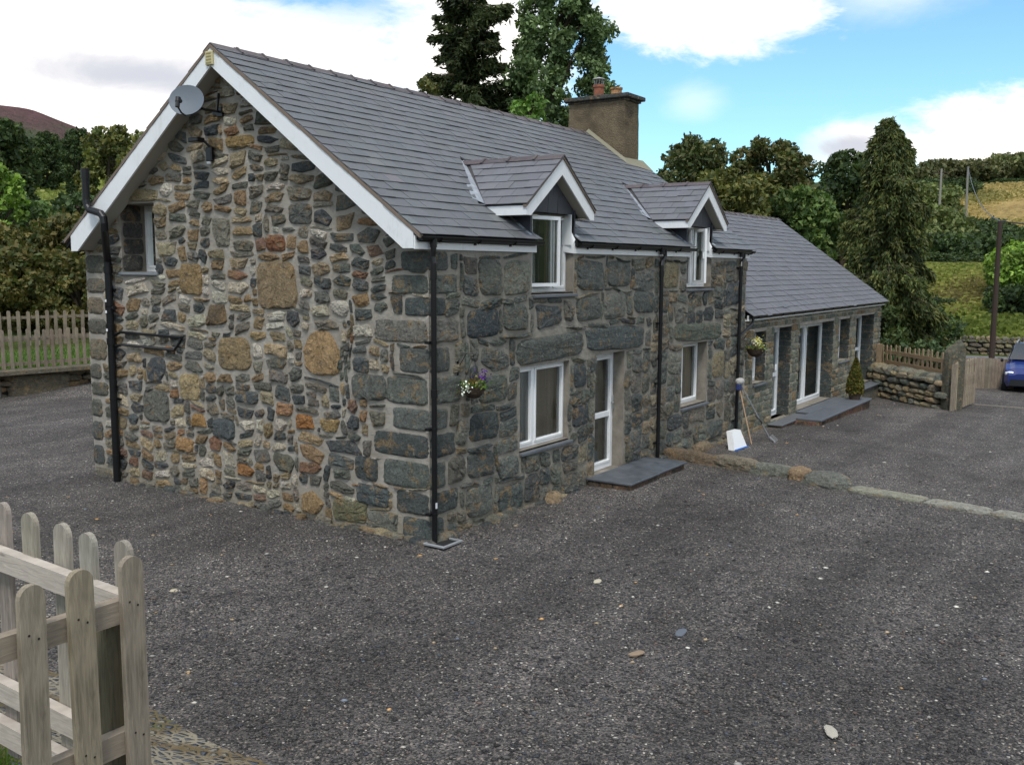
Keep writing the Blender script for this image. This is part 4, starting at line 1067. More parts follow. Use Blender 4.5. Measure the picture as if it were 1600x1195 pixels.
# dormers
def dormer(D, label):
    xc, x0, x1, zr = D['xc'], D['x0'], D['x1'], D['zr']; yf = -.15     # face of the dormer bargeboards
    body = MB(); zt = 4.14; yb_ = yroof(4.2)+.2; gy = .03
    # slate hung gable over the window: three rows of small slates
    zz = zt; row = 0
    apexz = zr-.10
    body.add([(x0-.05, gy+.02, zt), (x1+.05, gy+.02, zt), (x1+.05, gy+.02, zr-DK*(x1+.05-xc)-.05), (xc, gy+.02, apexz), (x0-.05, gy+.02, zr-DK*(xc-x0+.05)-.05)], [(0, 1, 2, 3, 4)], srgb(58, 60, 66))
    tri = [(x0-.05, zt), (x1+.05, zt), (x1+.05, zr-DK*(x1+.05-xc)-.06), (xc, apexz), (x0-.05, zr-DK*(xc-x0+.05)-.06)]
    slates(body, (0, gy, 0), (1, 0, 0), Vector((0, 0, 1)), tri, [], w=.26, gauge=.2, base_col=srgb(76, 77, 82), lift=-.012)
    for x, sg in ((x0, -1), (x1, 1)):     # cheeks
        P = [(x, .13, 3.6), (x, yroof(4.14)+.1, 4.3), (x, -.0, 4.2), (x, -.0, 3.74)]
        body.add([(x+sg*.0, *p[1:]) for p in P]+[(x+sg*.045, *p[1:]) for p in P], [(0, 1, 2, 3), (7, 6, 5, 4), (0, 4, 5, 1), (1, 5, 6, 2), (2, 6, 7, 3), (3, 7, 4, 0)], srgb(62, 64, 72))
    o = body.build('dormer', M_SLATE, cottage); o['label'] = label
    # roof slopes
    dsl = math.sqrt(1+DK*DK); rf = MB(); ze = zr-DK*DHW
    for sg in (-1, 1):
        O = (xc+sg*(DHW+.02), yf-.03, ze-.02*DK); Vv = Vector((-sg/dsl, 0, DK/dsl)); L = (DHW+.02)*dsl
        ya, yb2 = yroof(zr)-(yf-.03), yroof(ze)-(yf-.03)
        slates(rf, O, (0, 1, 0), Vv, [(0, 0), (yb2-.05, 0), (ya-.07, L), (0, L)], [], w=.25, gauge=.19, base_col=srgb(102, 103, 108))
        # deck
        th = .03
        A = [Vector((xc+sg*DHW, yf+.02, ze-.01)), Vector((xc+sg*DHW, yroof(ze)+.05, ze-.01)), Vector((xc, yroof(zr)+.05, zr-.01)), Vector((xc, yf+.02, zr-.01))]
        nn = Vector((sg*DK, 0, 1)).normalized(); A = [tuple(p) for p in A]
        if sg < 0: A = A[::-1]
        rf.poly(A, nn, th, srgb(60, 58, 58))
    rf.build('dormer_roof', M_SLATE, o)
    rt = MB(); ridge_tiles(rt, (xc, yf-.03, zr+.006), (xc, yroof(zr)+.10, zr+.006), DK, size=.11, tl=.42, col=srgb(88, 80, 84)); rt.build('dormer_ridge', M_RIDGE, o)
    for sg in (-1, 1):
        b_ = MB(); w = DHW-.0; tz = zr-.035; bt = .20
        pts = [(xc, tz), (xc, tz-bt-.03), (xc+sg*(w-.12), ze-.155), (xc+sg*w, ze-.155), (xc+sg*w, tz-DK*w)]
        k = 5
        b_.add([(x, yf, z) for x, z in pts]+[(x, yf+.022, z) for x, z in pts], [tuple(range(k)), tuple(range(2*k-1, k-1, -1))]+[(i, i+k, (i+1) % k+k, (i+1) % k) for i in range(k)])
        b_.build('bargeboard', M_WHITE, o)
        vg = MB(); a_, c_ = (xc+sg*(w+.02), tz-DK*(w+.02)), (xc, tz)
        vg.add([(x, y, z+dz) for y in (yf-.018, yf+.04) for (x, z) in (a_, c_) for dz in (-.002, .03)], [(0, 1, 3, 2), (4, 6, 7, 5), (0, 2, 6, 4), (1, 5, 7, 3), (0, 4, 5, 1), (2, 3, 7, 6)]); vg.build('verge', bpy.data.materials['verge_mortar'], o)
        # eave fascia box running back to the roof
        fz = ze-.155; fa = MB(); ye = yroof(ze)+.0
        fa.box((xc+sg*(w-.0), yf+.023, fz), (xc+sg*(w-.022), ye, ze-.03)); fa.build('dormer_fascia', M_WHITE, o)
        # soffit under the overhang
        sf = MB(); xi = x0-.045 if sg < 0 else x1+.045; xo = xc+sg*(w-.023)
        sf.box((min(xi, xo), yf+.024, fz+.004), (max(xi, xo), yroof(fz)+.05, fz+.014))
        sf.add([(xc, yf+.023, tz-bt-.03), (xc+sg*(w-.12), yf+.023, ze-.15), (xc+sg*(w-.12), gy-.004, ze-.15), (xc, gy-.004, tz-bt-.03)], [(0, 1, 2, 3)])
        sf.build('dormer_soffit', M_SOFFIT, o)
        # lead valley
        ld = MB(); pA = Vector((xc, yroof(zr)+.05, zr+.022)); pB = Vector((xc+sg*(DHW+.0), yroof(ze)-.0, ze+.022)); dv = (pB-pA).normalized()
        nm = Vector((0, -RS, 1)).normalized(); sd_ = dv.cross(nm)*(1 if sg < 0 else -1); sd_ = sd_ if sd_.x*sg > 0 else -sd_
        P0 = [pA-sd_*.05, pA+sd_*.13, pB+sd_*.17, pB-sd_*.05]; ld.poly([tuple(p) for p in (P0 if sg > 0 else P0[::-1])], nm, .006)
        # soaker down the cheek to the eaves
        xk = x0-.045 if sg < 0 else x1+.045
        pC = Vector((xk, -.05, 3.72+RS*.10+.016)); pD = Vector((xk, yroof(ze)+.06, ze+.06+.016))
        ex = Vector((sg*.07, 0, 0)); Q = [pC, pC+ex, pD+ex*1.2, pD]
        if sg < 0: ld.poly([tuple(p) for p in Q[::-1]], nm, .005)
        else: ld.poly([tuple(p) for p in Q], nm, .005)
        ld.build('lead_flashing', M_LEAD, o)
dormer(DORM[0], 'nearer dormer with slate hung gable'); dormer(DORM[1], 'farther dormer with slate hung gable')

# chimney
mb = MB(); X0, X1, Y0, Y1 = 10.0, 10.64, 2.60, 3.98; n = 8
def ring(z, e): return [(X0-e, Y0-e, z), (X1+e, Y0-e, z), (X1+e, Y1+e, z), (X0-e, Y1+e, z)]
zs = np.linspace(4.9, 7.0, 14); vs = []
for i, z in enumerate(zs):
    e = .03*(1-(z-4.9)/2.1)+random.uniform(-.006, .006); vs += ring(z, e)
mb.add(vs, [(4*i+j, 4*i+(j+1) % 4, 4*i+4+(j+1) % 4, 4*i+4+j) for i in range(13) for j in range(4)]+[(52, 53, 54, 55)])
chim = mb.build('chimney', M_CHIM, cottage)
mb = MB(); mb.bbox((X0-.10, Y0-.12, 7.0), (X1+.12, Y1+.10, 7.09), .015, srgb(84, 84, 80)); mb.bbox((X0-.03, Y0-.05, 6.95), (X1+.05, Y1+.03, 6.999), .01, srgb(90, 86, 78)); mb.build('chimney_cap', M_STONE, chim)
for (yy, col, r_, h_) in ((3.42, srgb(150, 92, 70), .115, .30), (2.98, srgb(186, 138, 92), .12, .20)):
    mb = MB(); mb.lathe([(0, 0), (r_, 0), (r_, h_*.8), (r_+.018, h_*.82), (r_+.018, h_), (r_-.02, h_), (r_-.03, h_*.3), (0, h_*.3)], (10.32, yy, 7.08), 20, col); pot = mb.build('chimney_pot', M_CLAY, chim, smooth=False)
    if yy > 3.2:
        mb = MB()
        for j in range(10): t = j*math.pi/5; mb.tube([(10.32+.09*math.cos(t), yy+.09*math.sin(t), 7.35), (10.32+.115*math.cos(t), yy+.115*math.sin(t), 7.50)], .005, 4)
        mb.lathe([(.15, 0), (.13, .015), (.02, .05), (0, .05)], (10.32, yy, 7.50), 16); mb.lathe([(.15, 0), (0, 0)], (10.32, yy, 7.499), 16); mb.build('cowl', M_GALV, pot)
mb = MB()      # mortar fillet and lead round the chimney foot
mb.add([(X0-.035, Y0-.05, roof_z(Y0)+.04), (X0-.15, Y0-.16, roof_z(Y0-.16)+.02), (X0-.15, YR, RID+.03), (X0-.035, YR, RID+.10)], [(0, 1, 2, 3)])
mb.add([(X0-.15, Y0-.16, roof_z(Y0-.16)+.02), (X0-.035, Y0-.04, roof_z(Y0)+.05), (X1+.2, Y0-.04, roof_z(Y0)+.06), (X1+.22, Y0-.3, roof_z(Y0-.3)+.024)], [(0, 1, 2, 3)])
mb.build('chimney_flaunching', mat('flaunching', srgb(134, 130, 112), .9), chim)

# ------------------------------------------------------------------ fittings on the walls (things of their own)
def sat_dish():
    c = Vector((-.50, 3.70, 5.56)); t_ = thing('satellite_dish', tuple(c+Vector((.55, -.6, -.05))), 'round dark grey satellite dish on a bracket under the left bargeboard of the gable', 'satellite dish')
    n = Vector((-.80, -.52, .28)).normalized(); a = n.cross(Vector((0, 0, 1))).normalized(); b = a.cross(n)
    mb = MB(); rr = [0, .065, .13, .185, .212, .217]; seg = 36; vs = []
    for off in (0, .008):
        for r in rr:
            for j in range(seg):
                th = 2*math.pi*j/seg; vs.append(tuple(c+(a*math.cos(th)*1.08+b*math.sin(th)*.98)*r+n*(r*r*.75-off-.03)))
    k = len(rr); fs = []
    for s in (0, 1):
        for i in range(k-1):
            for j in range(seg):
                q = (s*k*seg+i*seg+j, s*k*seg+i*seg+(j+1) % seg, s*k*seg+(i+1)*seg+(j+1) % seg, s*k*seg+(i+1)*seg+j); fs.append(q if s == 0 else q[::-1])
    fs += [((k-1)*seg+j, (k-1)*seg+(j+1) % seg, k*seg+(k-1)*seg+(j+1) % seg, k*seg+(k-1)*seg+j) for j in range(seg)]
    mb.add(vs, fs); mb.build('reflector', mat('dish_mesh', srgb(104, 112, 120), .55), t_, smooth=True)
    mb = MB(); foot = c-b*.22+n*.0; tip = c-b*.17+n*.30
    mb.tube([foot, foot+n*.15-b*.03, tip-b*.06], .012, 8); mb.tube([tip-b*.07, tip+b*.02], .03, 10); mb.build('feed_arm', M_BLACK, t_)
    mb = MB(); mb.tube([tip-b*.0, tip+b*.06], .036, 12); mb.tube([tip+b*.05-n*.02, tip+b*.05-n*.09], .028, 12); mb.build('receiver', M_BLACK, t_)
    mb = MB(); w0 = Vector((-.01, 3.60, 5.46)); mb.tube([c-n*.05, c-n*.12, Vector((-.26, 3.62, 5.46)), Vector((-.1, 3.60, 5.46)), w0], .018, 8); mb.box((-.05, 3.54, 5.40), (-.02, 3.66, 5.52)); mb.beam((-.10, 3.58, 5.46), (-.06, 3.58, 5.70), .03, .02, up=(0, 1, 0)); mb.beam((-.03, 3.54, 5.45), (-.03, 3.74, 5.45), .03, .05); mb.build('bracket', M_BLACK, t_)
sat_dish()
def flood():
    t_ = thing('security_light', (-.02, 3.82, 4.9), 'small black security light on the gable below the satellite dish', 'outdoor light')
    mb = MB(); mb.bbox((-.09, 3.74, 4.80), (-.03, 3.86, 5.0), .012); mb.tube([(-.06, 3.80, 5.0), (-.1, 3.84, 5.06), (-.16, 3.88, 5.10)], .018, 8); mb.build('housing', M_BLACK, t_)
    mb = MB(); mb.bbox((-.24, 3.84, 5.06), (-.10, 4.04, 5.12), .012); mb.build('lamp_head', M_BLACK, t_)
    mb = MB(); mb.lathe([(0, -.03), (.03, -.03), (.035, 0), (0, 0)], (-.07, 3.81, 4.80), 12); mb.build('sensor', M_WHITE, t_)
flood()

def leafset(n, cfun, size, cols, rng, elong=1.6, up=0.):
    """n leaf quads; cfun(n)-> centres; returns V, F, C"""
    P = cfun(n); n = len(P)
    d = rng.normal(size=(n, 3)); d[:, 2] += up; d /= np.linalg.norm(d, axis=1)[:, None]
    e = rng.normal(size=(n, 3)); e -= (e*d).sum(1)[:, None]*d; e /= np.linalg.norm(e, axis=1)[:, None]
    s = size*rng.uniform(.45, 1.45, (n, 1)); a = d*s*elong/2; b = e*s/2
    V = np.stack([P-a, P+b*.9, P+a, P-b*.9], 1).reshape(-1, 3); F = np.arange(4*n).reshape(n, 4)
    c = np.array(cols)[rng.integers(0, len(cols), n)]*rng.uniform(.7, 1.3, (n, 1)); Cc = np.repeat(c, 4, 0)
    return V, F, Cc

def basket(x, y, z, r, label, flowers, drop=.42, wall=True):
    fl = []
    t_ = thing('hanging_basket', (x, y, z-.02), label, 'flower basket', None)
    mb = MB(); mb.lathe([(0, -r*.95), (r*.45, -r*.85), (r*.8, -r*.5), (r, 0), (r*.93, 0), (0, -.02)], (x, y, z), 20); mb.build('bowl', M_WICKER, t_, smooth=False)
    mb = MB(); topz = z+drop
    for j in range(3): th = j*2.1; mb.tube([(x+r*math.cos(th), y+r*math.sin(th), z), (x, y, topz-.04)], .0025, 4)
    mb.build('chain', M_BLACK, t_)
    mb = MB(); mb.beam((x-r*.5-.0, -.012, topz-.28), (x-r*.5, -.012, topz+.04), .02, .012, up=(0, 1, 0)); mb.tube([(x-r*.5, -.02, topz+.01), (x, y, topz), (x, y, topz-.04)], .006, 6); mb.tube([(x-r*.5, -.02, topz-.18), (x-r*.2, y*.55, topz)], .005, 6); mb.build('bracket', M_BLACK, t_)
    rng = np.random.default_rng(3)
    V, F, Cc = leafset(300, lambda n: np.array([x, y, z+.035])+rng.normal(size=(n, 3))*np.array([r*.55, r*.5, .03]), .03, [srgb(92, 112, 50), srgb(60, 84, 44), srgb(120, 100, 58)], rng)
    np_mesh('foliage', V, F, Cc, M_LEAF, t_, origin=bpy_origin[t_.name])
    for (dx, dy, dz, sx, n, cols) in flowers:
        V, F, Cc = leafset(n, lambda n: np.array([x+dx, y+dy, z+dz])+rng.normal(size=(n, 3))*sx, .026, cols, rng, 1.0)
        fl.append((V, F, Cc))
    k = 0; Vs, Fs, Cs = [], [], []
    for V, F, Cc in fl: Vs.append(V); Fs.append(F+k); Cs.append(Cc); k += len(V)
    np_mesh('flowers', np.concatenate(Vs), np.concatenate(Fs), np.concatenate(Cs), M_LEAF, t_, origin=bpy_origin[t_.name])
WH = [srgb(225, 226, 215), srgb(240, 240, 235)]; PU = [srgb(70, 34, 116), srgb(98, 50, 150)]; YE = [srgb(220, 200, 70), srgb(230, 225, 190)]
basket(.64, -.20, 1.88, .155, 'wicker hanging basket with white and purple flowers on the cottage front by the corner', [(-.17, 0, .0, .038, 60, WH), (.0, -.03, .06, .05, 40, [srgb(190, 170, 130), srgb(150, 90, 60)]), (.19, 0, .11, .04, 120, PU)])
basket(10.62, -.25, 1.70, .19, 'dark hanging basket with yellow green plants on the wing beside the corner downpipe', [(0, -.05, .1, .07, 300, YE), (-.1, 0, .08, .05, 60, PU)], drop=.38)

# drain frame at the foot of the corner pipe
t_ = thing('drain_gully', (.06, -.18, 0.01), 'square galvanised drain frame round the foot of the corner downpipe', 'drain')
mb = MB(); 
for (a, b) in (((-.16, -.34, .012), (.22, -.31, .04)), ((-.16, -.05, .012), (.22, -.02, .04)), ((-.16, -.31, .012), (-.13, -.05, .04)), ((.19, -.31, .012), (.22, -.05, .04))): mb.bbox(a, b, .004)
mb.build('frame', M_GALV, t_)
mb = MB(); mb.box((-.13, -.31, .01), (.19, -.05, .02)); mb.build('grate', mat('gully_dark', (.02, .02, .02), .7), t_)

# doorsteps
def doorstep(label, slabs, base_box, bcols, loc):
    t_ = thing('doorstep', loc, label, 'doorstep')
    for (a, b, col) in slabs: m_ = MB(); m_.bbox(a, b, .008, col); m_.build('slab', M_SLAB, t_)
    m_ = MB(); (x0, y0, z0), (x1, y1, z1) = base_box; m_.box((x0, y0+.02, z0), (x1-.02, y1, z1-.002), srgb(112, 104, 94))
    x = x0
    while x < x1-.05:
        w = random.uniform(.18, .26); w = min(w, x1-x)
        for zz in (z0+.02,): m_.bbox((x+.006, y0, zz), (x+w-.006, y0+.06, z1-.006), .012, vary(random.choice(bcols), .2))
        x += w
    for y in np.arange(y0+.06, y1, .22): m_.bbox((x0-.02, y+.005, z0+.02), (x0+.05, min(y+.21, y1), z1-.006), .012, vary(random.choice(bcols), .2))
    m_.build('brick_base', M_STONE, t_)
BR = [srgb(120, 92, 78), srgb(104, 88, 76), srgb(134, 104, 86)]
doorstep('two dark slate slabs forming the step below the front door', [((3.86, -.80, .085), (4.895, -.02, .12), srgb(70, 75, 80)), ((4.91, -.79, .087), (5.98, -.02, .122), srgb(60, 66, 72))], ((3.90, -.75, -.06), (5.95, -.03, .085)), [srgb(112, 92, 76), srgb(126, 104, 86), srgb(96, 84, 74)], (4.9, -.4, 0))
doorstep('long low slate step in front of the wing patio doors', [((13.2, -.95, -.13), (15.4, -.36, -.085), srgb(84, 88, 94)), ((15.406, -.95, -.131), (17.9, -.36, -.086), srgb(88, 92, 98))], ((13.2, -.90, -.36), (17.85, -.3, -.13)), BR, (15, -.6, -.3))
doorstep('raised slate ledge along the wing wall under its doors', [((12.2, -.36, -.16), (14.2, -.03, -.125), srgb(96, 98, 100)), ((14.206, -.36, -.12), (17.5, -.03, -.08), srgb(90, 94, 100))], ((12.25, -.33, -.36), (17.5, -.03, -.16)), BR, (14.5, -.2, -.3))
doorstep('far slate step under the last glazed door of the wing', [((19.4, -.4, -.06), (21.7, -.03, -.02), srgb(92, 98, 102))], ((19.5, -.36, -.5), (21.6, -.03, -.06)), [srgb(110, 108, 98)], (20.5, -.2, -.4))

# potted conifer
def potted():
    x, y = 17.35, -.62; z = -.085
    t_ = thing('potted_conifer', (x, y, z), 'small cone shaped potted conifer standing on the patio step', 'potted plant')
    mb = MB(); mb.lathe([(0, 0), (.13, 0), (.17, .16), (.19, .16), (.19, .19), (0, .18)], (x, y, z), 16, srgb(70, 60, 52)); mb.build('pot', M_CLAY, t_)
    rng = np.random.default_rng(9)
    def cf(n):
        h = rng.uniform(0, 1, n)**1.3; r = .27*(1-h)**.75*np.sqrt(np.sin(np.clip(h*3+.5, 0, 1.57)))*rng.uniform(.75, 1.06, n); th = rng.uniform(0, 6.28, n)
        return np.stack([x+r*np.cos(th), y+r*np.sin(th), z+.16+h*.95], -1)
    V, F, Cc = leafset(5200, cf, .045, [srgb(92, 92, 42), srgb(116, 96, 48), srgb(66, 74, 36)], rng)
    np_mesh('foliage', V, F, Cc, M_LEAF, t_, origin=bpy_origin[t_.name])
potted()

# brushes and dustpan by the corner pipe
def brushes():
    z = gz(9.6, -.5)
    t_ = thing('dustpan', (9.0, -.55, gz(9, -.5)), 'white dustpan with a blue rim standing at the foot of the corner downpipe', 'dustpan')
    mb = MB(); z0 = gz(9, -.55); 
    vs = [(8.72, -.58, z0), (9.30, -.62, z0), (9.22, -.50, z0+.34), (8.86, -.47, z0+.34)]; bk = [(p[0]+.02, p[1]+.13, p[2]) for p in vs]
    mb.add(vs+bk, [(0, 1, 2, 3), (7, 6, 5, 4), (0, 4, 5, 1), (1, 5, 6, 2), (2, 6, 7, 3), (3, 7, 4, 0)]); mb.build('pan', M_WHITE, t_)
    mb = MB(); mb.beam((8.71, -.60, z0+.012), (9.31, -.64, z0+.012), .03, .02, col=srgb(50, 110, 190)); mb.build('rim', M_COL, t_)
    t2 = thing('mop', (9.35, -.62, z0), 'mop with a wooden handle leaning head up against the corner downpipe', 'mop')
    mb = MB(); mb.tube([(9.55, -.62, z0+.01), (9.85, -.2, z0+1.16)], .012, 8, srgb(170, 140, 110)); mb.build('handle', M_COL, t2)
    mb = MB(); rock(mb, (9.86, -.22, z0+1.22), (.26, .16, .15), srgb(170, 168, 165), p=2.2, jit=.1, lv=ICO3); mb.build('mop_head', M_COL, t2)
    mb = MB(); mb.bbox((9.75, -.26, z0+1.05), (9.85, -.18, z0+1.17), .01, srgb(50, 62, 110)); mb.build('socket', M_COL, t2)
    t3 = thing('rake', (10.3, -.7, z0), 'grey metal handled rake leaning beside the mop', 'rake')
    mb = MB(); mb.tube([(10.35, -.75, z0-.02), (9.95, -.2, z0+1.15)], .012, 8, srgb(130, 132, 136)); mb.build('handle', M_COL, t3)
    mb = MB(); mb.beam((10.12, -.90, z0-.0), (10.62, -.62, z0-.0), .03, .03)
    for i in range(7): x = 10.12+.5*i/6; y = -.9+.28*i/6; mb.tube([(x, y, z0), (x+.03, y-.06, z0+.06)], .006, 5)
    mb.build('tines', M_GALV, t3)
    mb = MB(); mb.tube([(10.22, -.58, z0+.34), (10.1, -.60, z0+.42), (10.1, -.48, z0+.52)], .014, 6); mb.build('grip', M_BLACK, t3)
brushes()

# ------------------------------------------------------------------ edging stones across the yard
KS = [(6.62, -.55, 1.15, .26, .24, srgb(128, 112, 92), 'long brown edging stone nearest the cottage wall'), (6.55, -1.42, .85, .30, .27, srgb(146, 136, 118), 'tan edging stone second from the cottage wall'),
      (6.42, -2.12, .78, .28, .22, srgb(134, 136, 124), 'grey white edging stone between the tan stone and the round cobble'), (6.27, -2.62, .34, .34, .26, srgb(172, 146, 116), 'round orange tan cobble in the row of edging stones'),
      (6.05, -3.12, .74, .42, .28, srgb(128, 129, 120), 'humped grey green boulder in the row of edging stones')]
for (x, y, l, w, h, col, lb) in KS:
    mb = MB(); rock(mb, (0, 0, h*.22), (w*1.15, l*1.03, h*1.2), (1, 1, 1), p=3, jit=.10, lv=ICO4); 
    mb.c = [col]*len(mb.c); o = mb.build('edging_stone', M_STONE, None, smooth=False); o.location = (x, y, gz(x-.3, y)-.02); o.rotation_euler.z = R(-9)
    tag(o, lb, 'stone', 'edging stones across the yard')
for i, (y0, y1, lb) in enumerate(((-3.5, -4.62, 'flat mossy kerb slab next to the humped boulder'), (-4.64, -5.50, 'flat pale kerb slab in the middle of the kerb'), (-5.52, -6.9, 'flat pale kerb slab running out of the right edge of the photo'))):
    mb = MB(); xa, xb = step_line(y0)-.12, step_line(y1)-.12
    rock(mb, (0, 0, 0), (.36, abs(y1-y0)*1.02, .16), srgb(176, 173, 160) if i else srgb(168, 166, 148), p=9, jit=.04, lv=ICO4)
    o = mb.build('kerb_slab', M_STONE, None); o.location = ((xa+xb)/2+.05, (y0+y1)/2, -.035); o.rotation_euler.z = R(-10.5)
    tag(o, lb, 'kerb', 'kerb slabs across the yard')

# loose stones on the gravel
def chips(n, name, xr, yr, smin, smax, cols, seed, label, dens_d=None):
    rng = np.random.default_rng(seed); X = rng.uniform(*xr, n); Y = rng.uniform(*yr, n)
    d = np.hypot(X-CAMX, Y-CAMY); keep = ~((X > -.08) & (Y > -.10) & (X < 24)) & (d > 3)
    keep &= ~((X < -4.65) & (Y > -4)) if name else keep
    keep &= ~((X > 3.8) & (X < 6.05) & (Y > -.85)) & ~((X > 12) & (X < 18) & (Y > -1.0))
    if dens_d: keep &= rng.uniform(0, 1, n) < np.clip(dens_d/d, 0, 1)**2
    X, Y = X[keep], Y[keep]; n = len(X); Z = ground_z(X, Y)+.012*np.sin(X*1.9+np.sin(Y*1.3)*1.2)*np.cos(Y*1.6+X*.4)+.008*np.sin(X*4.3+Y*2.1)
    S = rng.uniform(0, 1, n)**2.5*(smax-smin)+smin
    base_ = np.array([(1, 0, 0), (.3, .9, 0), (-.8, .6, 0), (-.8, -.7, 0), (.4, -.9, 0), (.1, 0, .55), (-.2, .1, -.5)])
    th = rng.uniform(0, 6.28, n); c, s = np.cos(th), np.sin(th); B = base_[None]*(1+rng.uniform(-.3, .3, (n, 7, 3))); B = B*S[:, None, None]/2*np.stack([rng.uniform(.9, 1.5, n), np.ones(n), rng.uniform(.4, 1., n)], -1)[:, None]
    V = np.stack([B[..., 0]*c[:, None]-B[..., 1]*s[:, None]+X[:, None], B[..., 0]*s[:, None]+B[..., 1]*c[:, None]+Y[:, None], B[..., 2]+Z[:, None]+S[:, None]*.08], -1).reshape(-1, 3)
    F0 = np.array([(0, 1, 5), (1, 2, 5), (2, 3, 5), (3, 4, 5), (4, 0, 5), (1, 0, 6), (2, 1, 6), (3, 2, 6), (4, 3, 6), (0, 4, 6)])
    F = (F0[None]+np.arange(n)[:, None, None]*7).reshape(-1, 3)
    cc = np.array([q[0] for q in cols])[rng.choice(len(cols), n, p=np.array([q[1] for q in cols])/sum(q[1] for q in cols))]*rng.uniform(.75, 1.25, (n, 1))
    o = np_mesh(name, V, F, np.repeat(cc, 7, 0), M_CHIP); tag(o, label, 'gravel', kind='stuff')
DG = [(srgb(52, 51, 51), 5), (srgb(72, 70, 69), 6), (srgb(88, 85, 83), 4), (srgb(70, 73, 78), 2), (srgb(106, 100, 93), 1.6), (srgb(98, 84, 76), .8), (srgb(142, 135, 124), .5)]
chips(95000, 'gravel_chips', (-5.5, 6), (-9.5, 1.5), .012, .034, DG, 1, 'fine dark gravel chips covering the yard', 7.5)
chips(15000, 'coarse_gravel', (-5.5, 9), (-10, 1.5), .026, .058, DG, 3, 'larger dark gravel stones mixed into the yard surface', 6.5)
chips(2600, 'pale_pebbles', (-6, 22), (-10, 9), .016, .06, [(srgb(200, 194, 182), 4), (srgb(170, 150, 122), 3), (srgb(150, 146, 140), 3), (srgb(190, 150, 100), 1), (srgb(112, 118, 128), 2)], 2, 'scattered pale pebbles on the dark gravel', 12)

# larger loose stones one can point at
LS = [((498, 878), .10, srgb(206, 190, 160), 'cream'), ((568, 938), .13, srgb(196, 186, 166), 'pale'), ((478, 1113), .06, srgb(206, 140, 84), 'orange')]
def loose(x, y, l, w, h, col, lb, rz=0.):
    mb = MB(); rock(mb, (0, 0, 0), (l, w, h), (1, 1, 1), p=2.6, jit=.14, lv=ICO3); mb.c = [col]*len(mb.c)
    o = mb.build('loose_stone', M_CHIP, None); o.location = (x, y, gz(x, y)+h*.25); o.rotation_euler.z = rz; tag(o, lb, 'stone', 'loose stones lying on the gravel')
loose(-2.2, -5.5, .19, .08, .03, srgb(168, 163, 150), 'long white stone lying on the gravel at the lower right of the photo', .5)
loose(-1.0, -3.78, .20, .09, .014, srgb(96, 102, 110), 'flat blue grey slate chip lying in the middle of the gravel', .2)
loose(-2.95, 1.04, .12, .09, .03, srgb(184, 172, 148), 'cream stone on the gravel below the gable near the fence', .8)
loose(-1.7, -3.67, .17, .08, .03, srgb(140, 122, 102), 'tan stone lying just left of the slate chip', -.4)
loose(-.15, -2.43, .14, .07, .03, srgb(184, 176, 154), 'pale stone on the gravel straight out from the cottage corner', .2)

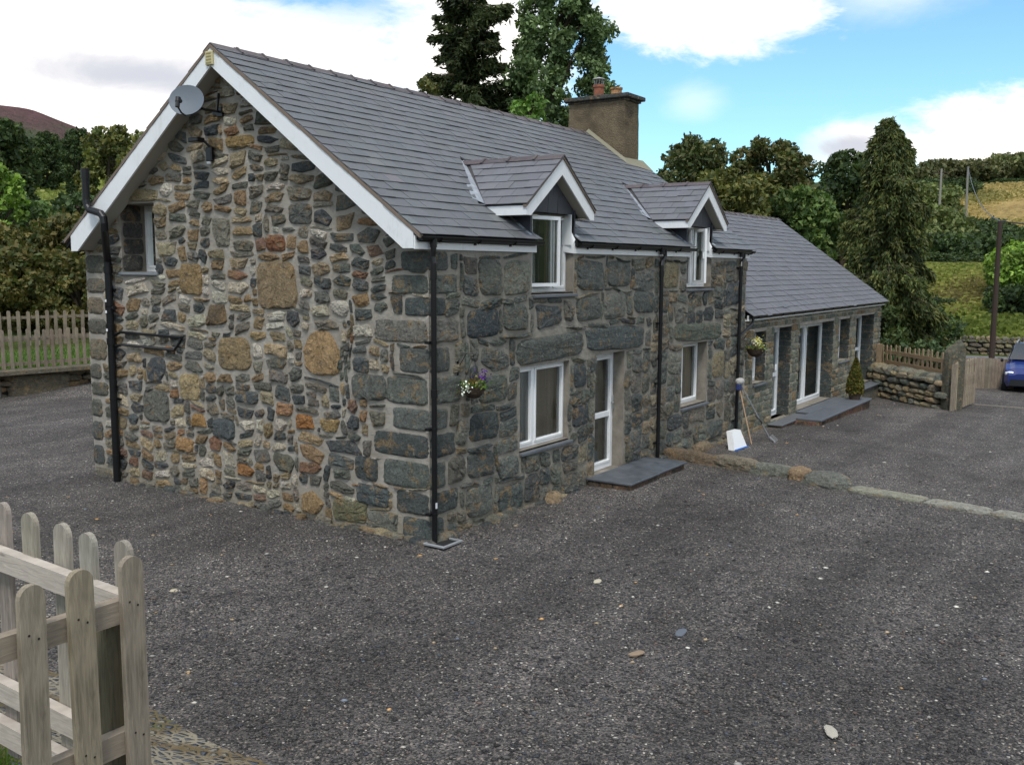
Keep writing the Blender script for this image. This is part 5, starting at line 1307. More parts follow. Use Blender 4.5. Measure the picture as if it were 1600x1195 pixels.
# ------------------------------------------------------------------ foreground fence and cobbled bank
def bank():
    xs = np.linspace(-11.5, -4.55, 90); ys = np.linspace(-12, 4.5, 150); X, Y = np.meshgrid(xs, ys, indexing='ij')
    edge = -4.60-.05*np.sin(Y*2.1)-np.clip(-2.5-Y, 0, 9)*.75-np.clip(Y-1.0, 0, 5)*.6
    t = np.clip((edge-X)/2.5, 0, 1); Z = -.03+1.36*t**1.5
    col = np.ones((X.size, 3)); k, m_ = X.shape; i = np.arange(k-1)[:, None]*m_; j = np.arange(m_-1)[None, :]
    F = np.stack([i+j, i+m_+j, i+m_+j+1, i+j+1], -1).reshape(-1, 4)
    def mc(t_, b):
        o = t_.coord(); vd = t_.vor(o, 13, feature='DISTANCE_TO_EDGE'); vc = t_.add('ShaderNodeSeparateColor'); t_.l.new(t_.vor(o, 13, out='Color'), vc.inputs[0])
        peb = t_.ramp(vc.outputs[0], [(0, srgb(70, 76, 84)), (.5, srgb(96, 102, 110)), (.8, srgb(122, 118, 108)), (1, srgb(142, 134, 116))])
        n = t_.noise(o, 1.6, 5, .6); bed = t_.ramp(n, [(.44, srgb(138, 130, 112)), (.56, srgb(104, 88, 62)), (.68, srgb(82, 86, 52))])
        c = t_.mix(t_.smooth(vd, .11, .19), bed, peb); base(t_, b, c); nrm(t_, b, t_.bump(t_.smooth(vd, .08, .34), 1., .05))
    o = np_mesh('cobbled_bank', np.stack([X, Y, Z], -1).reshape(-1, 3), F, col, mat('cobbles_and_moss', rough=.7, fn=mc), smooth=True); tag(o, kind='structure')
    # grass inside the fence corner
    rng = np.random.default_rng(4); n = 9000; gx = rng.uniform(-9.2, -7.5, n); gy = rng.uniform(-4.4, -2.2, n); h = rng.uniform(.05, .13, n); az_ = rng.uniform(0, 6.28, n)
    z0 = 1.3; wv = np.stack([np.cos(az_), np.sin(az_), np.zeros(n)], -1)*.005; ln = np.stack([rng.normal(0, .03, n), rng.normal(0, .03, n), h], -1); P = np.stack([gx, gy, np.full(n, z0)], -1)
    V = np.stack([P-wv, P+wv, P+ln+wv*.2, P+ln-wv*.2], 1).reshape(-1, 3); c = np.array([srgb(86, 112, 40), srgb(112, 130, 52), srgb(70, 92, 38)])[rng.integers(0, 3, n)]
    n2 = 2600; g2x = rng.uniform(-7.35, -6.7, n2); g2y = rng.uniform(-4.1, -2.4, n2); e2 = -4.60-.05*np.sin(g2y*2.1)-np.clip(-2.5-g2y, 0, 9)*.75; z2 = -.03+1.36*np.clip((e2-g2x)/2.5, 0, 1)**1.5
    h2 = rng.uniform(.06, .16, n2); a2 = rng.uniform(0, 6.28, n2); w2 = np.stack([np.cos(a2), np.sin(a2), np.zeros(n2)], -1)*.005; l2 = np.stack([rng.normal(0, .04, n2), rng.normal(0, .04, n2), h2], -1); P2 = np.stack([g2x, g2y, z2], -1)
    V = np.concatenate([V, np.stack([P2-w2, P2+w2, P2+l2+w2*.2, P2+l2-w2*.2], 1).reshape(-1, 3)]); c = np.concatenate([c, np.array([srgb(86, 112, 40), srgb(112, 130, 52)])[rng.integers(0, 2, n2)]]); n += n2
    o = np_mesh('garden_grass', V, np.arange(4*n).reshape(n, 4), np.repeat(c, 4, 0), M_LEAF); tag(o, 'tufts of green garden grass inside the foreground fence corner', 'grass', kind='stuff')
bank()

def picket_mesh(w, t, h, col, seg=9, tilt=0, nails=()):
    """round topped picket standing at the origin, width along x, thickness along y"""
    mb = MB(); pts = [(-w/2, 0), (w/2, 0), (w/2, h-w*.52)]
    for i in range(1, seg): a = math.pi*i/seg; pts.append((w/2*math.cos(a), h-w*.52+w*.52*math.sin(a)))
    pts.append((-w/2, h-w*.52)); k = len(pts)
    mb.add([(x, -t/2, z) for x, z in pts]+[(x, t/2, z) for x, z in pts], [tuple(range(k)), tuple(range(2*k-1, k-1, -1))]+[(i+k, (i+1) % k+k, (i+1) % k, i)[::-1] for i in range(k)], col)
    for zz in nails:
        for xx in (-.014, .016):
            for sy_ in (-1, 1): mb.add([(xx+.0042*math.cos(a), sy_*(t/2+.0012), zz+xx*.6+.0042*math.sin(a)) for a in [k_*math.pi/3 for k_ in range(6)]], [(0, 1, 2, 3, 4, 5)], (.03, .025, .02))
    return mb
def picket_run(t_, p0, d, n, sp, w, th, h, col, jitter=.01, tilt=.01, start=0., nails=()):
    d = Vector(d).normalized(); ang = math.atan2(d.y, d.x); base0 = Vector(bpy_origin[t_.name])
    for i in range(n):
        hh = h+random.uniform(-jitter, jitter); mb = picket_mesh(w*random.uniform(.95, 1.05), th, hh, vary(col, .13), nails=nails)
        o = _build(mb, 'picket', M_WOOD, t_, False, (0, 0, 0)); p = Vector(p0)+d*(start+i*sp+random.uniform(-.006, .006))-base0
        o.location = p; o.rotation_euler = (random.uniform(-tilt, tilt), random.uniform(-tilt, tilt), ang); bpy_origin[o.name] = (0, 0, 0)
WD = srgb(150, 134, 112); WDG = srgb(146, 134, 118); RAIL = srgb(184, 174, 162)
# run along X, near the camera (its outer face towards the camera)
fA = thing('picket_fence', (-7.5, -4.5, 1.36), 'weathered picket fence run in the lower left corner nearest the camera', 'fence', 'foreground garden fences')
picket_run(fA, (-7.222, -4.51, 1.355), (-1, 0, 0), 9, .178, .081, .024, 1.06, srgb(150, 138, 120), jitter=.006, tilt=.012, nails=(.895, .44))
for z in (2.225, 1.77): mb = MB(); mb.beam((-9.0, -4.472, z), (-7.21, -4.472, z), .042, .08, col=WDG); mb.build('rail', M_WOODH, fA)
mb = MB(); mb.beam((-9.0, -4.465, 1.38), (-7.21, -4.465, 1.38), .05, .10, col=srgb(150, 140, 122)); mb.build('rail', M_WOODH, fA)
fB = thing('picket_fence', (-7.12, -4.3, 1.36), 'picket fence run with a bright top rail, seen from behind, lower left corner', 'fence', 'foreground garden fences')
picket_run(fB, (-7.15, -4.37, 1.385), (0, 1, .035), 22, .192, .085, .022, 1.035, srgb(152, 145, 132), jitter=.008, tilt=.012)
for z, hh in ((2.195, .08), (1.655, .08), (1.48, .09)): mb = MB(); mb.beam((-7.185, -4.445, z+.02), (-7.185, -.6, z+.15), .045, hh, col=RAIL); mb.build('rail', M_WOODH, fB)
mb = MB(); mb.bbox((-7.285, -4.445, 1.2), (-7.21, -4.37, 2.22), .006, srgb(112, 104, 84)); mb.build('post', M_WOOD, fB)

# ------------------------------------------------------------------ left background: low wall, two picket fences, post
def drystone(name, a, b, h, th, label, cat, size=(.3, .18), cols=None, cope=True, lv=ICO2, group=None, zf=None, core=True):
    a, b = Vector(a), Vector(b); L = (b-a).length; d = (b-a).normalized(); nrm_ = Vector((d.y, -d.x, 0)); ang = math.atan2(d.y, d.x)
    o_ = tuple((a+b)/2); m_ = MB(); cols = cols or GREYS+TANS
    if (Vector((CAMX, CAMY, 0))-a).dot(nrm_) < 0: nrm_ = -nrm_
    if core: m_.beam(a+Vector((0, 0, h/2-.1)), b+Vector((0, 0, h/2-.1)), th*.72, h*.86, col=(.03, .028, .025))
    z = 0.
    while z < h-.03:
        hh = size[1]*random.uniform(.75, 1.25); u = random.uniform(-.1, .1)
        while u < L:
            w = size[0]*random.uniform(.55, 1.5)
            top = z+hh > h-size[1]*.6
            for side_ in (1, -1):
                c = a+d*(u+w/2)+nrm_*side_*(th*.36)+Vector((0, 0, z+hh/2+random.uniform(-.02, .02)))
                rock(m_, c, (w*.99, th*.55, hh*random.uniform(.85, 1.08)), vary(random.choice(cols), .2), p=random.uniform(2.4, 4), rz=ang+random.uniform(-.08, .08), jit=.08, lv=lv, tilt=random.uniform(-.1, .1))
                if lv is ICO1: break
            u += w
        z += hh*.93
    if cope:
        u = 0
        while u < L: w = size[0]*random.uniform(.45, .9); c = a+d*(u+w/2)+Vector((0, 0, h+.03)); rock(m_, c, (w, th*1.05, size[1]*random.uniform(1., 1.5)), vary(random.choice(cols), .18), p=3, rz=ang, jit=.09, lv=lv, tilt=random.uniform(-.3, .3)); u += w
    m_.c = [tuple(x) for x in m_.c]; o = m_.build(name, M_STONE, None, origin=o_); tag(o, label, cat, group); return o
lw = drystone('stone_wall', (.4, 17.6, -.05), (8.4, 16.6, -.05), .66, .5, 'low retaining wall with big slabs under the picket fences left of the cottage', 'wall', size=(.5, .2), cols=[srgb(108, 100, 84), srgb(120, 112, 96), srgb(132, 108, 80)], cope=False)
mb = MB(); rock(mb, (4.9, 16.85, .28), (1.55, .34, .62), srgb(116, 108, 90), p=5, rz=-.12, jit=.05, lv=ICO3); rock(mb, (3.75, 17.0, .26), (.35, .34, .6), srgb(134, 132, 122), p=4, rz=-.12, jit=.06, lv=ICO3); mb.beam((.4, 17.4, .66), (8.4, 16.4, .66), .62, .1, col=srgb(120, 114, 98)); mb.build('coping', M_STONE, lw, origin=bpy_origin[lw.name])
BP = srgb(140, 128, 112)
f1 = thing('picket_fence', (4, 17.0, .5), 'nearer of two low picket fences on the stone wall left of the cottage', 'fence', 'picket fences left of the cottage')
dv = Vector((8., -1., 0)).normalized(); picket_run(f1, (1.4, 17.42, .72), dv, 25, .21, .085, .02, 1.0, BP, jitter=.02, tilt=.02)
for z in (.84, 1.46): mb = MB(); mb.beam((1.2, 17.5, z), (8.2, 16.63, z), .04, .08, col=BP); mb.build('rail', M_WOODH, f1)
f2 = thing('picket_fence', (10, 24, .9), 'farther of two picket fences left of the cottage, standing behind the grass strip', 'fence', 'picket fences left of the cottage')
picket_run(f2, (4.0, 25.2, gz(6, 24)-.1), Vector((8, -1.9, 0)), 30, .29, .11, .025, 1.22, BP, jitter=.02, tilt=.02)
for z in (.35, 1.0): mb = MB(); mb.beam((4, 25.3, gz(6, 24)-.1+z), (12.4, 23.3, gz(6, 24)-.1+z), .04, .09, col=BP); mb.build('rail', M_WOODH, f2)
mb = MB(); px_, py_ = 2.35, 17.75; mb.bbox((px_-.1, py_-.1, .3), (px_+.1, py_+.1, 2.45), .015, srgb(150, 120, 82)); o = mb.build('fence_post', M_WOOD, None, origin=(px_, py_, .3)); tag(o, 'tall tan wooden post at the left edge of the photo beside the picket fences', 'post')
rng = np.random.default_rng(41); n = 26000; gx = rng.uniform(0, 12, n); gy = rng.uniform(17.9, 22, n); h = rng.uniform(.05, .16, n); a_ = rng.uniform(0, 6.28, n); zz = ground_z(gx, gy)-.06
P = np.stack([gx, gy, zz], -1); wv = np.stack([np.cos(a_), np.sin(a_), np.zeros(n)], -1)*.018; ln = np.stack([rng.normal(0, .05, n), rng.normal(0, .05, n), h], -1)
V = np.stack([P-wv, P+wv, P+ln+wv*.2, P+ln-wv*.2], 1).reshape(-1, 3); c = np.array([srgb(84, 108, 50), srgb(102, 120, 60), srgb(70, 90, 44)])[rng.integers(0, 3, n)]
o = np_mesh('lawn_grass', V, np.arange(4*n).reshape(n, 4), np.repeat(c, 4, 0), M_LEAF); tag(o, 'bright green grass strip behind the nearer picket fence', 'grass', kind='stuff')

# ------------------------------------------------------------------ right: gate wall, slab post, gate, board fence, car, road
gw = drystone('stone_wall', (21.75, -.12, -.45), (19.45, -2.42, -.47), .82, .5, 'short drystone wall between the wing corner and the tall slab gatepost', 'wall', size=(.42, .21), cols=[srgb(132, 132, 116), srgb(156, 146, 122), srgb(112, 116, 106), srgb(172, 154, 122)], lv=ICO3)
f3 = thing('picket_fence', (21, -1, .4), 'short picket fence on top of the drystone wall by the gatepost', 'fence')
dd = Vector((-2.3, -2.3, 0)).normalized(); picket_run(f3, (22.15, -.2, -.02), dd, 15, .225, .085, .02, 1.1, srgb(158, 138, 112), jitter=.03, tilt=.03)
for z in (.55, .86): mb = MB(); mb.beam((22.05, -.3, z), (19.75, -2.6, z-.03), .045, .11, col=srgb(146, 124, 98)); mb.build('rail', M_WOODH, f3)
mb = MB(); mb.bbox((21.7, -.25, -.3), (21.85, -.1, 1.1), .01, srgb(140, 120, 96)); mb.build('post', M_WOOD, f3)
mb = MB(); rock(mb, (19.2, -2.72, .42), (.32, .5, 1.85), srgb(104, 102, 88), p=9, rz=R(42), jit=.03, lv=ICO4)
for i, v in enumerate(mb.v):
    x, y, z = v
    if z > 1.0: mb.v[i] = (x, y, z+(x-19.2)*.7-(y+2.72)*.9*.3)
o = mb.build('gatepost', M_STONE, None, origin=(19.2, -2.7, -.45)); tag(o, 'tall upright stone slab gatepost at the end of the drystone wall', 'gatepost')
g = thing('wooden_gate', (19.2, -2.95, -.45), 'open wooden garden gate hung on the stone slab gatepost, seen nearly edge on', 'gate')
ga, gb = Vector((18.75, -2.80, -.38)), Vector((21.0, -2.98, -.40)); gd = (gb-ga).normalized()
for u in (0, .5, 1.): mb = MB(); p = ga+(gb-ga)*u; mb.beam(p, p+Vector((0, 0, 1.25)), .09, .05, up=gd, col=WDG); mb.build('stile', M_WOOD, g)
for z in (.15, .5, .85, 1.2): mb = MB(); mb.beam(ga+Vector((0, 0, z)), gb+Vector((0, 0, z)), .035, .09, col=WDG); mb.build('rail', M_WOODH, g)
picket_run(g, ga+Vector((.12, -.03, 0)), gd, 12, .19, .08, .02, 1.3, srgb(160, 146, 124), jitter=.01)
f4 = thing('board_fence', (26.2, -2.5, -.5), 'close boarded wooden fence panel beyond the gate beside the blue car', 'fence')
a, b = Vector((25.6, -1.75, -.52)), Vector((26.4, -3.3, -.52)); L = (b-a).length; d = (b-a).normalized(); bd = MB()
n = 17
for i in range(n):
    p = a+d*(L*(i+.5)/n); hh = 1.02-.1*abs((i+.5)/n-.45); bd.beam(p, p+Vector((0, 0, hh)), .018, L/n*.94, up=d, col=vary(srgb(138, 124, 108), .13))
bd.build('boards', M_WOOD, f4)
for z in (.25, .8): mb = MB(); mb.beam(a+Vector((.04, .02, z)), b+Vector((.04, .02, z)), .04, .08, col=WDG); mb.build('rail', M_WOODH, f4)
mb = MB(); mb.bbox((b.x-.05, b.y-.1, -.6), (b.x+.07, b.y+.02, .5), .01, WDG); mb.build('post', M_WOOD, f4)
# concrete strip at the gateway
mb = MB(); mb.beam((21.0, -2.75, gz(21, -3)+.012), (20.9, -9, gz(21, -6)+.012), .09, .03, col=srgb(168, 164, 156)); o = mb.build('threshold_strip', M_RENDER, None); tag(o, kind='structure')
# road and verge
def strip(name, d0, d1, a0, a1, m, dz, col=(1, 1, 1)):
    azs = np.linspace(a0, a1, 40); rs = np.linspace(d0, d1, 12); A, Rr = np.meshgrid(np.radians(azs), rs, indexing='ij'); X = CAMX+Rr*np.cos(A); Y = CAMY+Rr*np.sin(A); Z = ground_z(X, Y)+dz
    k, m_ = X.shape; i = np.arange(k-1)[:, None]*m_; j = np.arange(m_-1)[None, :]; F = np.stack([i+j, i+m_+j, i+m_+j+1, i+j+1], -1).reshape(-1, 4)
    o = np_mesh(name, np.stack([X, Y, Z], -1).reshape(-1, 3), F[:, ::-1], np.tile(col, (X.size, 1)), m, smooth=True); tag(o, kind='structure')
strip('road', 45.5, 50.5, -4, 16, M_ROAD, .02)
drystone('stone_wall', at(13.2, 53.6, -.1), at(2, 53.0, -.1), .78, .5, 'long drystone wall along the far side of the road', 'wall', size=(.45, .22), cols=[srgb(132, 120, 98), srgb(112, 106, 92), srgb(150, 138, 112), srgb(98, 94, 84)], lv=ICO1)
p = at(8.3, 43.5); mb = MB(); rock(mb, (p[0], p[1], p[2]+.1), (.8, .55, .42), srgb(200, 192, 172), p=2.6, jit=.12, lv=ICO3); o = mb.build('white_boulder', M_CHIP, None, origin=p); tag(o, 'pale boulder on the grass verge beside the road', 'stone')

def car():
    ox, oy = 27.2, -3.88; z0 = -.58
    t_ = thing('parked_car', (ox, oy, z0), 'blue car facing the yard at the right edge of the photo beyond the gate', 'car')
    rz = R(184); c, s = math.cos(rz), math.sin(rz)
    def T(p): return (ox+p[0]*c-p[1]*s, oy+p[0]*s+p[1]*c, z0+p[2])
    BL = srgb(26, 44, 108)
    # cross sections along the car: x (front +), half width, profile bottom, shoulder z, roof z, roof half width
    S = [(-2.0, .72, .35, .85, 1.15, .50), (-1.85, .80, .25, .92, 1.40, .58), (-1.0, .83, .22, .92, 1.50, .62), (.2, .83, .22, .92, 1.48, .62), (.75, .83, .22, .93, 1.28, .62), (1.25, .82, .22, .93, .98, .66), (1.75, .78, .24, .80, .85, .62), (2.0, .66, .30, .62, .68, .5)]
    mb = MB(); vs = []; K = 10
    for (x, hw, zb, zs_, zr_, rw) in S:
        pts = [(-hw*.9, zb), (-hw, zb+.15), (-hw, zs_-.1), (-hw*.96, zs_), (-rw, zr_-.04), (-rw*.8, zr_), (rw*.8, zr_), (rw, zr_-.04), (hw*.96, zs_), (hw, zs_-.1), (hw, zb+.15), (hw*.9, zb)]
        K = len(pts); vs += [T((x, a, z)) for a, z in pts]
    fs = [(i*K+j, i*K+(j+1) % K, (i+1)*K+(j+1) % K, (i+1)*K+j) for i in range(len(S)-1) for j in range(K)]+[tuple(range(K-1, -1, -1)), tuple((len(S)-1)*K+j for j in range(K))]
    mb.add(vs, fs, BL); mb.build('body', M_PAINT, t_, smooth=False)
    DG_ = mat('dark_car_glass', (.03, .035, .04), .08, spec=.7)
    mb = MB(); mb.add([T(p) for p in ((.24, -.56, 1.475), (.24, .56, 1.475), (1.2, .70, 1.02), (1.2, -.70, 1.02))], [(0, 1, 2, 3)]); mb.v = [(x-.02, y, z+.06) for x, y, z in mb.v]; mb.build('windscreen', DG_, t_)
    for sg in (-1, 1):
        mb = MB(); mb.add([T(p) for p in ((-1.7, sg*.815, .96), (.95, sg*.815, .97), (.2, sg*.66, 1.42), (-1.5, sg*.66, 1.42))], [(0, 1, 2, 3)]); mb.build('side_window', DG_, t_)
        mb = MB(); rock(mb, T((1.80, sg*.60, .66)), (.24, .34, .17), (1, 1, 1), p=3, jit=0, rz=rz+sg*.3); mb.build('headlight', M_HEADLAMP, t_, smooth=True)
        mb = MB(); rock(mb, T((.85, sg*.98, 1.0)), (.12, .22, .15), (.02, .02, .02), p=3, jit=0, rz=rz); mb.build('wing_mirror', M_BLACK, t_)
        for x in (1.3, -1.3):
            w = MB(); a_, b_ = Vector(T((x, sg*.70, .3))), Vector(T((x, sg*.86, .3))); w.tube([a_, b_], .30, 20); wo = w.build('wheel', mat('tyre', (.02, .02, .02), .8), t_)
            w = MB(); w.tube([b_, b_+(b_-a_).normalized()*.012], .19, 14); w.build('rim', M_GALV, wo)
    mb = MB(); mb.add([T(p) for p in ((2.02, -.62, .30), (2.02, .62, .30), (2.0, .6, .50), (2.0, -.6, .50))], [(0, 1, 2, 3)]); mb.v = [(x-.02, y, z) for x, y, z in mb.v]; mb.build('bumper_grille', M_BLACK, t_)
    mb = MB(); 
    for sg in (-1, 1): mb.beam(T((-1.6, sg*.55, 1.54)), T((.0, sg*.55, 1.54)), .03, .03)
    mb.build('roof_rails', M_GALV, t_)
car()

# poles
def pole(azd, dist, h, r, label, arm=0, col=srgb(96, 84, 74), lean=0):
    p = at(azd, dist, -.1); t_ = thing('telegraph_pole', p, label, 'telegraph pole', 'telegraph poles on the right hillside'); mb = MB()
    mb.tube([p, (p[0]+lean, p[1], p[2]+h)], [r, r*.75], 10); mb.build('shaft', mat('pole_wood', col, .9), t_)
    tp = Vector((p[0]+lean, p[1], p[2]+h)); sd_ = Vector((-math.sin(R(azd)), math.cos(R(azd)), 0))
    if arm: mb = MB(); mb.beam(tp-sd_*arm-Vector((0, 0, .4)), tp+sd_*arm-Vector((0, 0, .4)), .1, .1); mb.build('crossarm', bpy.data.materials['pole_wood'], t_)
    return tp
zq = lambda py, dist: CAMZ+(418-py)/1517*dist
t1 = pole(px2az(1552), 47, zq(348, 47)-gz(*at(px2az(1552), 47)[:2]), .125, 'dark brown pole standing on the verge by the road', col=srgb(66, 54, 48))
t2 = pole(px2az(1457), 112, zq(276, 112)-at(px2az(1457), 112)[2], .13, 'pale grey pole left of the pair on the hillside', .8, col=srgb(140, 136, 128))
t3 = pole(px2az(1499), 110, zq(275, 110)-at(px2az(1499), 110)[2], .13, 'pale grey pole right of the pair on the hillside', 0, col=srgb(140, 136, 128), lean=-.6)
def wire(a, b, sag, r, label):
    a, b = Vector(a), Vector(b); pts = []
    for i in range(13): u = i/12; p = a.lerp(b, u); p.z -= sag*4*u*(1-u); pts.append(tuple(p))
    mb = MB(); mb.tube(pts, r, 4); o = mb.build('overhead_wire', M_METAL, None, origin=tuple(a)); tag(o, label, 'wire')
wire(t1, t3, 1.0, .03, 'thin wire from the dark roadside pole up to the hillside pole')
wire(t1, (t1.x+14, t1.y-26, t1.z-.6), .8, .03, 'thin wire from the dark roadside pole out of the right edge')

# ------------------------------------------------------------------ trees
def crown_mesh(clumps, per, size, cols, seed, elong=1.5, fill=.55, flat=.8):
    rng = np.random.default_rng(seed); Vs, Fs, Cs = [], [], []; k = 0
    for (cx, cy, cz, r) in clumps:
        n = int(per*r*r); 
        if n < 8: n = 8
        def cf(n):
            d = rng.normal(size=(n, 3)); d /= np.linalg.norm(d, axis=1)[:, None]; rad = r*(fill+(1-fill)*rng.uniform(0, 1, n)**.6)*rng.uniform(.82, 1.15, n)
            return np.array([cx, cy, cz])+d*rad[:, None]*np.array([1, 1, flat])
        tone = rng.uniform(.72, 1.28); V, F, Cc = leafset(n, cf, size, cols, rng, elong, .3); Vs.append(V); Fs.append(F+k); Cs.append(Cc*tone); k += len(V)
    return np.concatenate(Vs), np.concatenate(Fs), np.concatenate(Cs)
def tree(name, pos, H, RW, cols, label, cat='tree', group=None, seed=1, leaf_=.2, per=600, nclump=26, trunk=.25, base_h=.25, cl_r=.3, shape=1., bare=None, fill=.55):
    RW = RW*1.25; rng = np.random.default_rng(seed); t_ = thing(name, pos, label, cat, group); hc = H*(1-base_h)
    cl = []
    for i in range(nclump):
        u = (i+.5)/nclump; h = base_h+(1-base_h)*(u**.9)*.97
        e = math.sin(math.pi*min(max(((h-base_h)/(1-base_h))**shape, .06), .97))**.55
        th = i*2.39996+rng.uniform(-.4, .4); rr = RW*e*(rng.uniform(.35, 1.)**.6)*.8; r = cl_r*RW*rng.uniform(.65, 1.25)*(.7+.3*e)
        cl.append((rr*math.cos(th), rr*math.sin(th), min(h*H-r*.35, H-r*.85), r))
    V, F, Cc = crown_mesh(cl, per, leaf_, cols, seed, fill=fill); np_mesh('crown', V, F, Cc, M_LEAF, t_)
    mb = MB(); b = [(0, 0, -.3), (trunk*.3*rng.normal(), trunk*.3*rng.normal(), H*.3), (trunk*.6*rng.normal(), trunk*.6*rng.normal(), H*.6), (0, 0, H*.92)]
    mb.tube(b, [trunk, trunk*.75, trunk*.45, trunk*.1], 8)
    for (x, y, z, r) in cl[::max(1, nclump//16)]:
        z0 = max(H*base_h*.7, z-abs(math.hypot(x, y))*.9-H*.04); mb.tube([(0, 0, z0), (x*.45, y*.45, z0+(z-z0)*.6), (x*.95, y*.95, z)], [trunk*.38, trunk*.22, trunk*.07], 5)
    mb.build('trunk', M_BARK, t_, origin=(0, 0, 0)); return t_
def place_copy(src, pos, scale, label, rz, group=None):
    c = copy_tree(src); c.location = pos; c.scale = (scale[0], scale[0], scale[1]); c.rotation_euler.z = rz; c['label'] = label
    if group: c['group'] = group
    return c
DKG = [srgb(64, 78, 44), srgb(52, 66, 42), srgb(78, 88, 50), srgb(46, 58, 38)]
MIDG = [srgb(82, 100, 52), srgb(68, 86, 46), srgb(98, 108, 58), srgb(56, 72, 40)]
OLV = [srgb(100, 100, 54), srgb(84, 88, 48), srgb(116, 108, 60), srgb(66, 72, 42)]
BRN = [srgb(92, 84, 46), srgb(78, 78, 42), srgb(66, 74, 40), srgb(98, 86, 48)]
LTG = [srgb(120, 144, 60), srgb(100, 126, 54), srgb(138, 156, 76), srgb(84, 104, 48)]
POP = [srgb(96, 112, 72), srgb(80, 96, 60), srgb(116, 130, 90), srgb(64, 78, 50)]
def ptop(px, py, dist): return zq(py, dist)*1.0
def T(px, dist, top, wpx, *a, **k):
    azd = px2az(px); dist_ = dist/math.cos(R(azd-math.degrees(yaw))); p = at(azd, dist_, -.1); H = zq(top, dist)-p[2]; return p, H, wpx/1517*dist/2

def T_(name, px, dist, top, wpx, cols, label, **k):
    p, H, rw = T(px, dist, top, wpx); return tree(name, p, H, rw, cols, label, **k)
# behind the ridge
def spruce(p, H, RW, label, seed, cols, leafs=.16, name='spruce_tree', droop=.5, lay=34, gap=.25, cat='conifer tree', dens=1., base_=.1, expo=.62, clumpy=0):
    rng = np.random.default_rng(seed); t_ = thing(name, p, label, cat); Vs, Fs, Cs = [], [], []; k = 0; mb = MB()
    mb.tube([(0, 0, -.3), (0, 0, H*.5), (.05, 0, H)], [.22, .13, .02], 8)
    for i in range(lay):
        h = base_+(1-base_)*(i/lay)**.95; nb = 6 if i < lay*.8 else 4
        for j in range(nb):
            if rng.uniform() < gap: continue
            th = rng.uniform(0, 6.28); L = RW*(1-h)**expo*rng.uniform(.55, 1.15 if not clumpy else 1.05)+.12; L *= (.85+.25*math.sin(h*17+th*2)) if clumpy else 1.; z0 = h*H; dirv = np.array([math.cos(th), math.sin(th), 0]); zt = z0-L*droop*rng.uniform(.3, 1.2)+.15*L
            mb.tube([(0, 0, z0), tuple(dirv*L*.5+np.array([0, 0, (z0+zt)/2+.06*L])), tuple(dirv*L+np.array([0, 0, zt]))], [.035, .022, .008], 4)
            n = int(150*L*dens); s = rng.uniform(.1, 1.05, n); P = dirv[None]*L*s[:, None]; P[:, 2] = z0+(zt-z0)*s
            perp = np.array([-dirv[1], dirv[0], 0]); wd = .24*L*(1.15-s)+.06; P += perp[None]*(rng.normal(0, .5, n)*wd)[:, None]; P[:, 2] -= np.abs(rng.normal(0, .14, n))*(1+droop); P += rng.normal(0, .03, (n, 3))
            d = np.tile(dirv, (n, 1))*.5+rng.normal(0, .45, (n, 3)); d[:, 2] -= droop*1.1; d /= np.linalg.norm(d, axis=1)[:, None]; e = rng.normal(size=(n, 3)); e -= (e*d).sum(1)[:, None]*d; e /= np.linalg.norm(e, axis=1)[:, None]
            sz = leafs*rng.uniform(.6, 1.3, (n, 1)); a_ = d*sz; b_ = e*sz*.22
            V = np.stack([P-a_*.3, P+b_, P+a_, P-b_], 1).reshape(-1, 3); Vs.append(V); Fs.append(np.arange(4*n).reshape(n, 4)+k); k += 4*n
            c = np.array(cols)[rng.integers(0, len(cols), n)]*rng.uniform(.7, 1.3, (n, 1))*rng.uniform(.65, 1.35); Cs.append(np.repeat(c, 4, 0))
    np_mesh('crown', np.concatenate(Vs), np.concatenate(Fs), np.concatenate(Cs), M_LEAF, t_); mb.build('trunk', M_BARK, t_, origin=(0, 0, 0)); return t_
p, H, rw = T(738, 42, -70, 150)
spruce(p, H, rw*1.3, 'dark ragged spruce rising behind the cottage ridge', 11, [srgb(58, 66, 40), srgb(48, 56, 36), srgb(72, 76, 46)], leafs=.20, droop=.2, lay=60, gap=.52, dens=2.0, expo=.4, base_=.35)
T_('poplar_tree', 870, 42, -50, 168, POP, 'tall airy broadleaf tree behind the ridge left of the chimney', seed=21, leaf_=.13, per=950, nclump=140, cl_r=.215, trunk=.22, base_h=.38, shape=.75, fill=.15)
T_('small_tree', 822, 34, 150, 100, [srgb(96, 124, 58), srgb(80, 106, 50), srgb(112, 134, 70)], 'bright green small tree peeping over the ridge below the poplar', seed=22, leaf_=.12, per=1100, nclump=24, base_h=.3)
T_('small_tree', 660, 38, 122, 110, OLV, 'olive treetop just showing over the ridge left of the spruce', seed=23, leaf_=.14, per=900, nclump=22, base_h=.3)
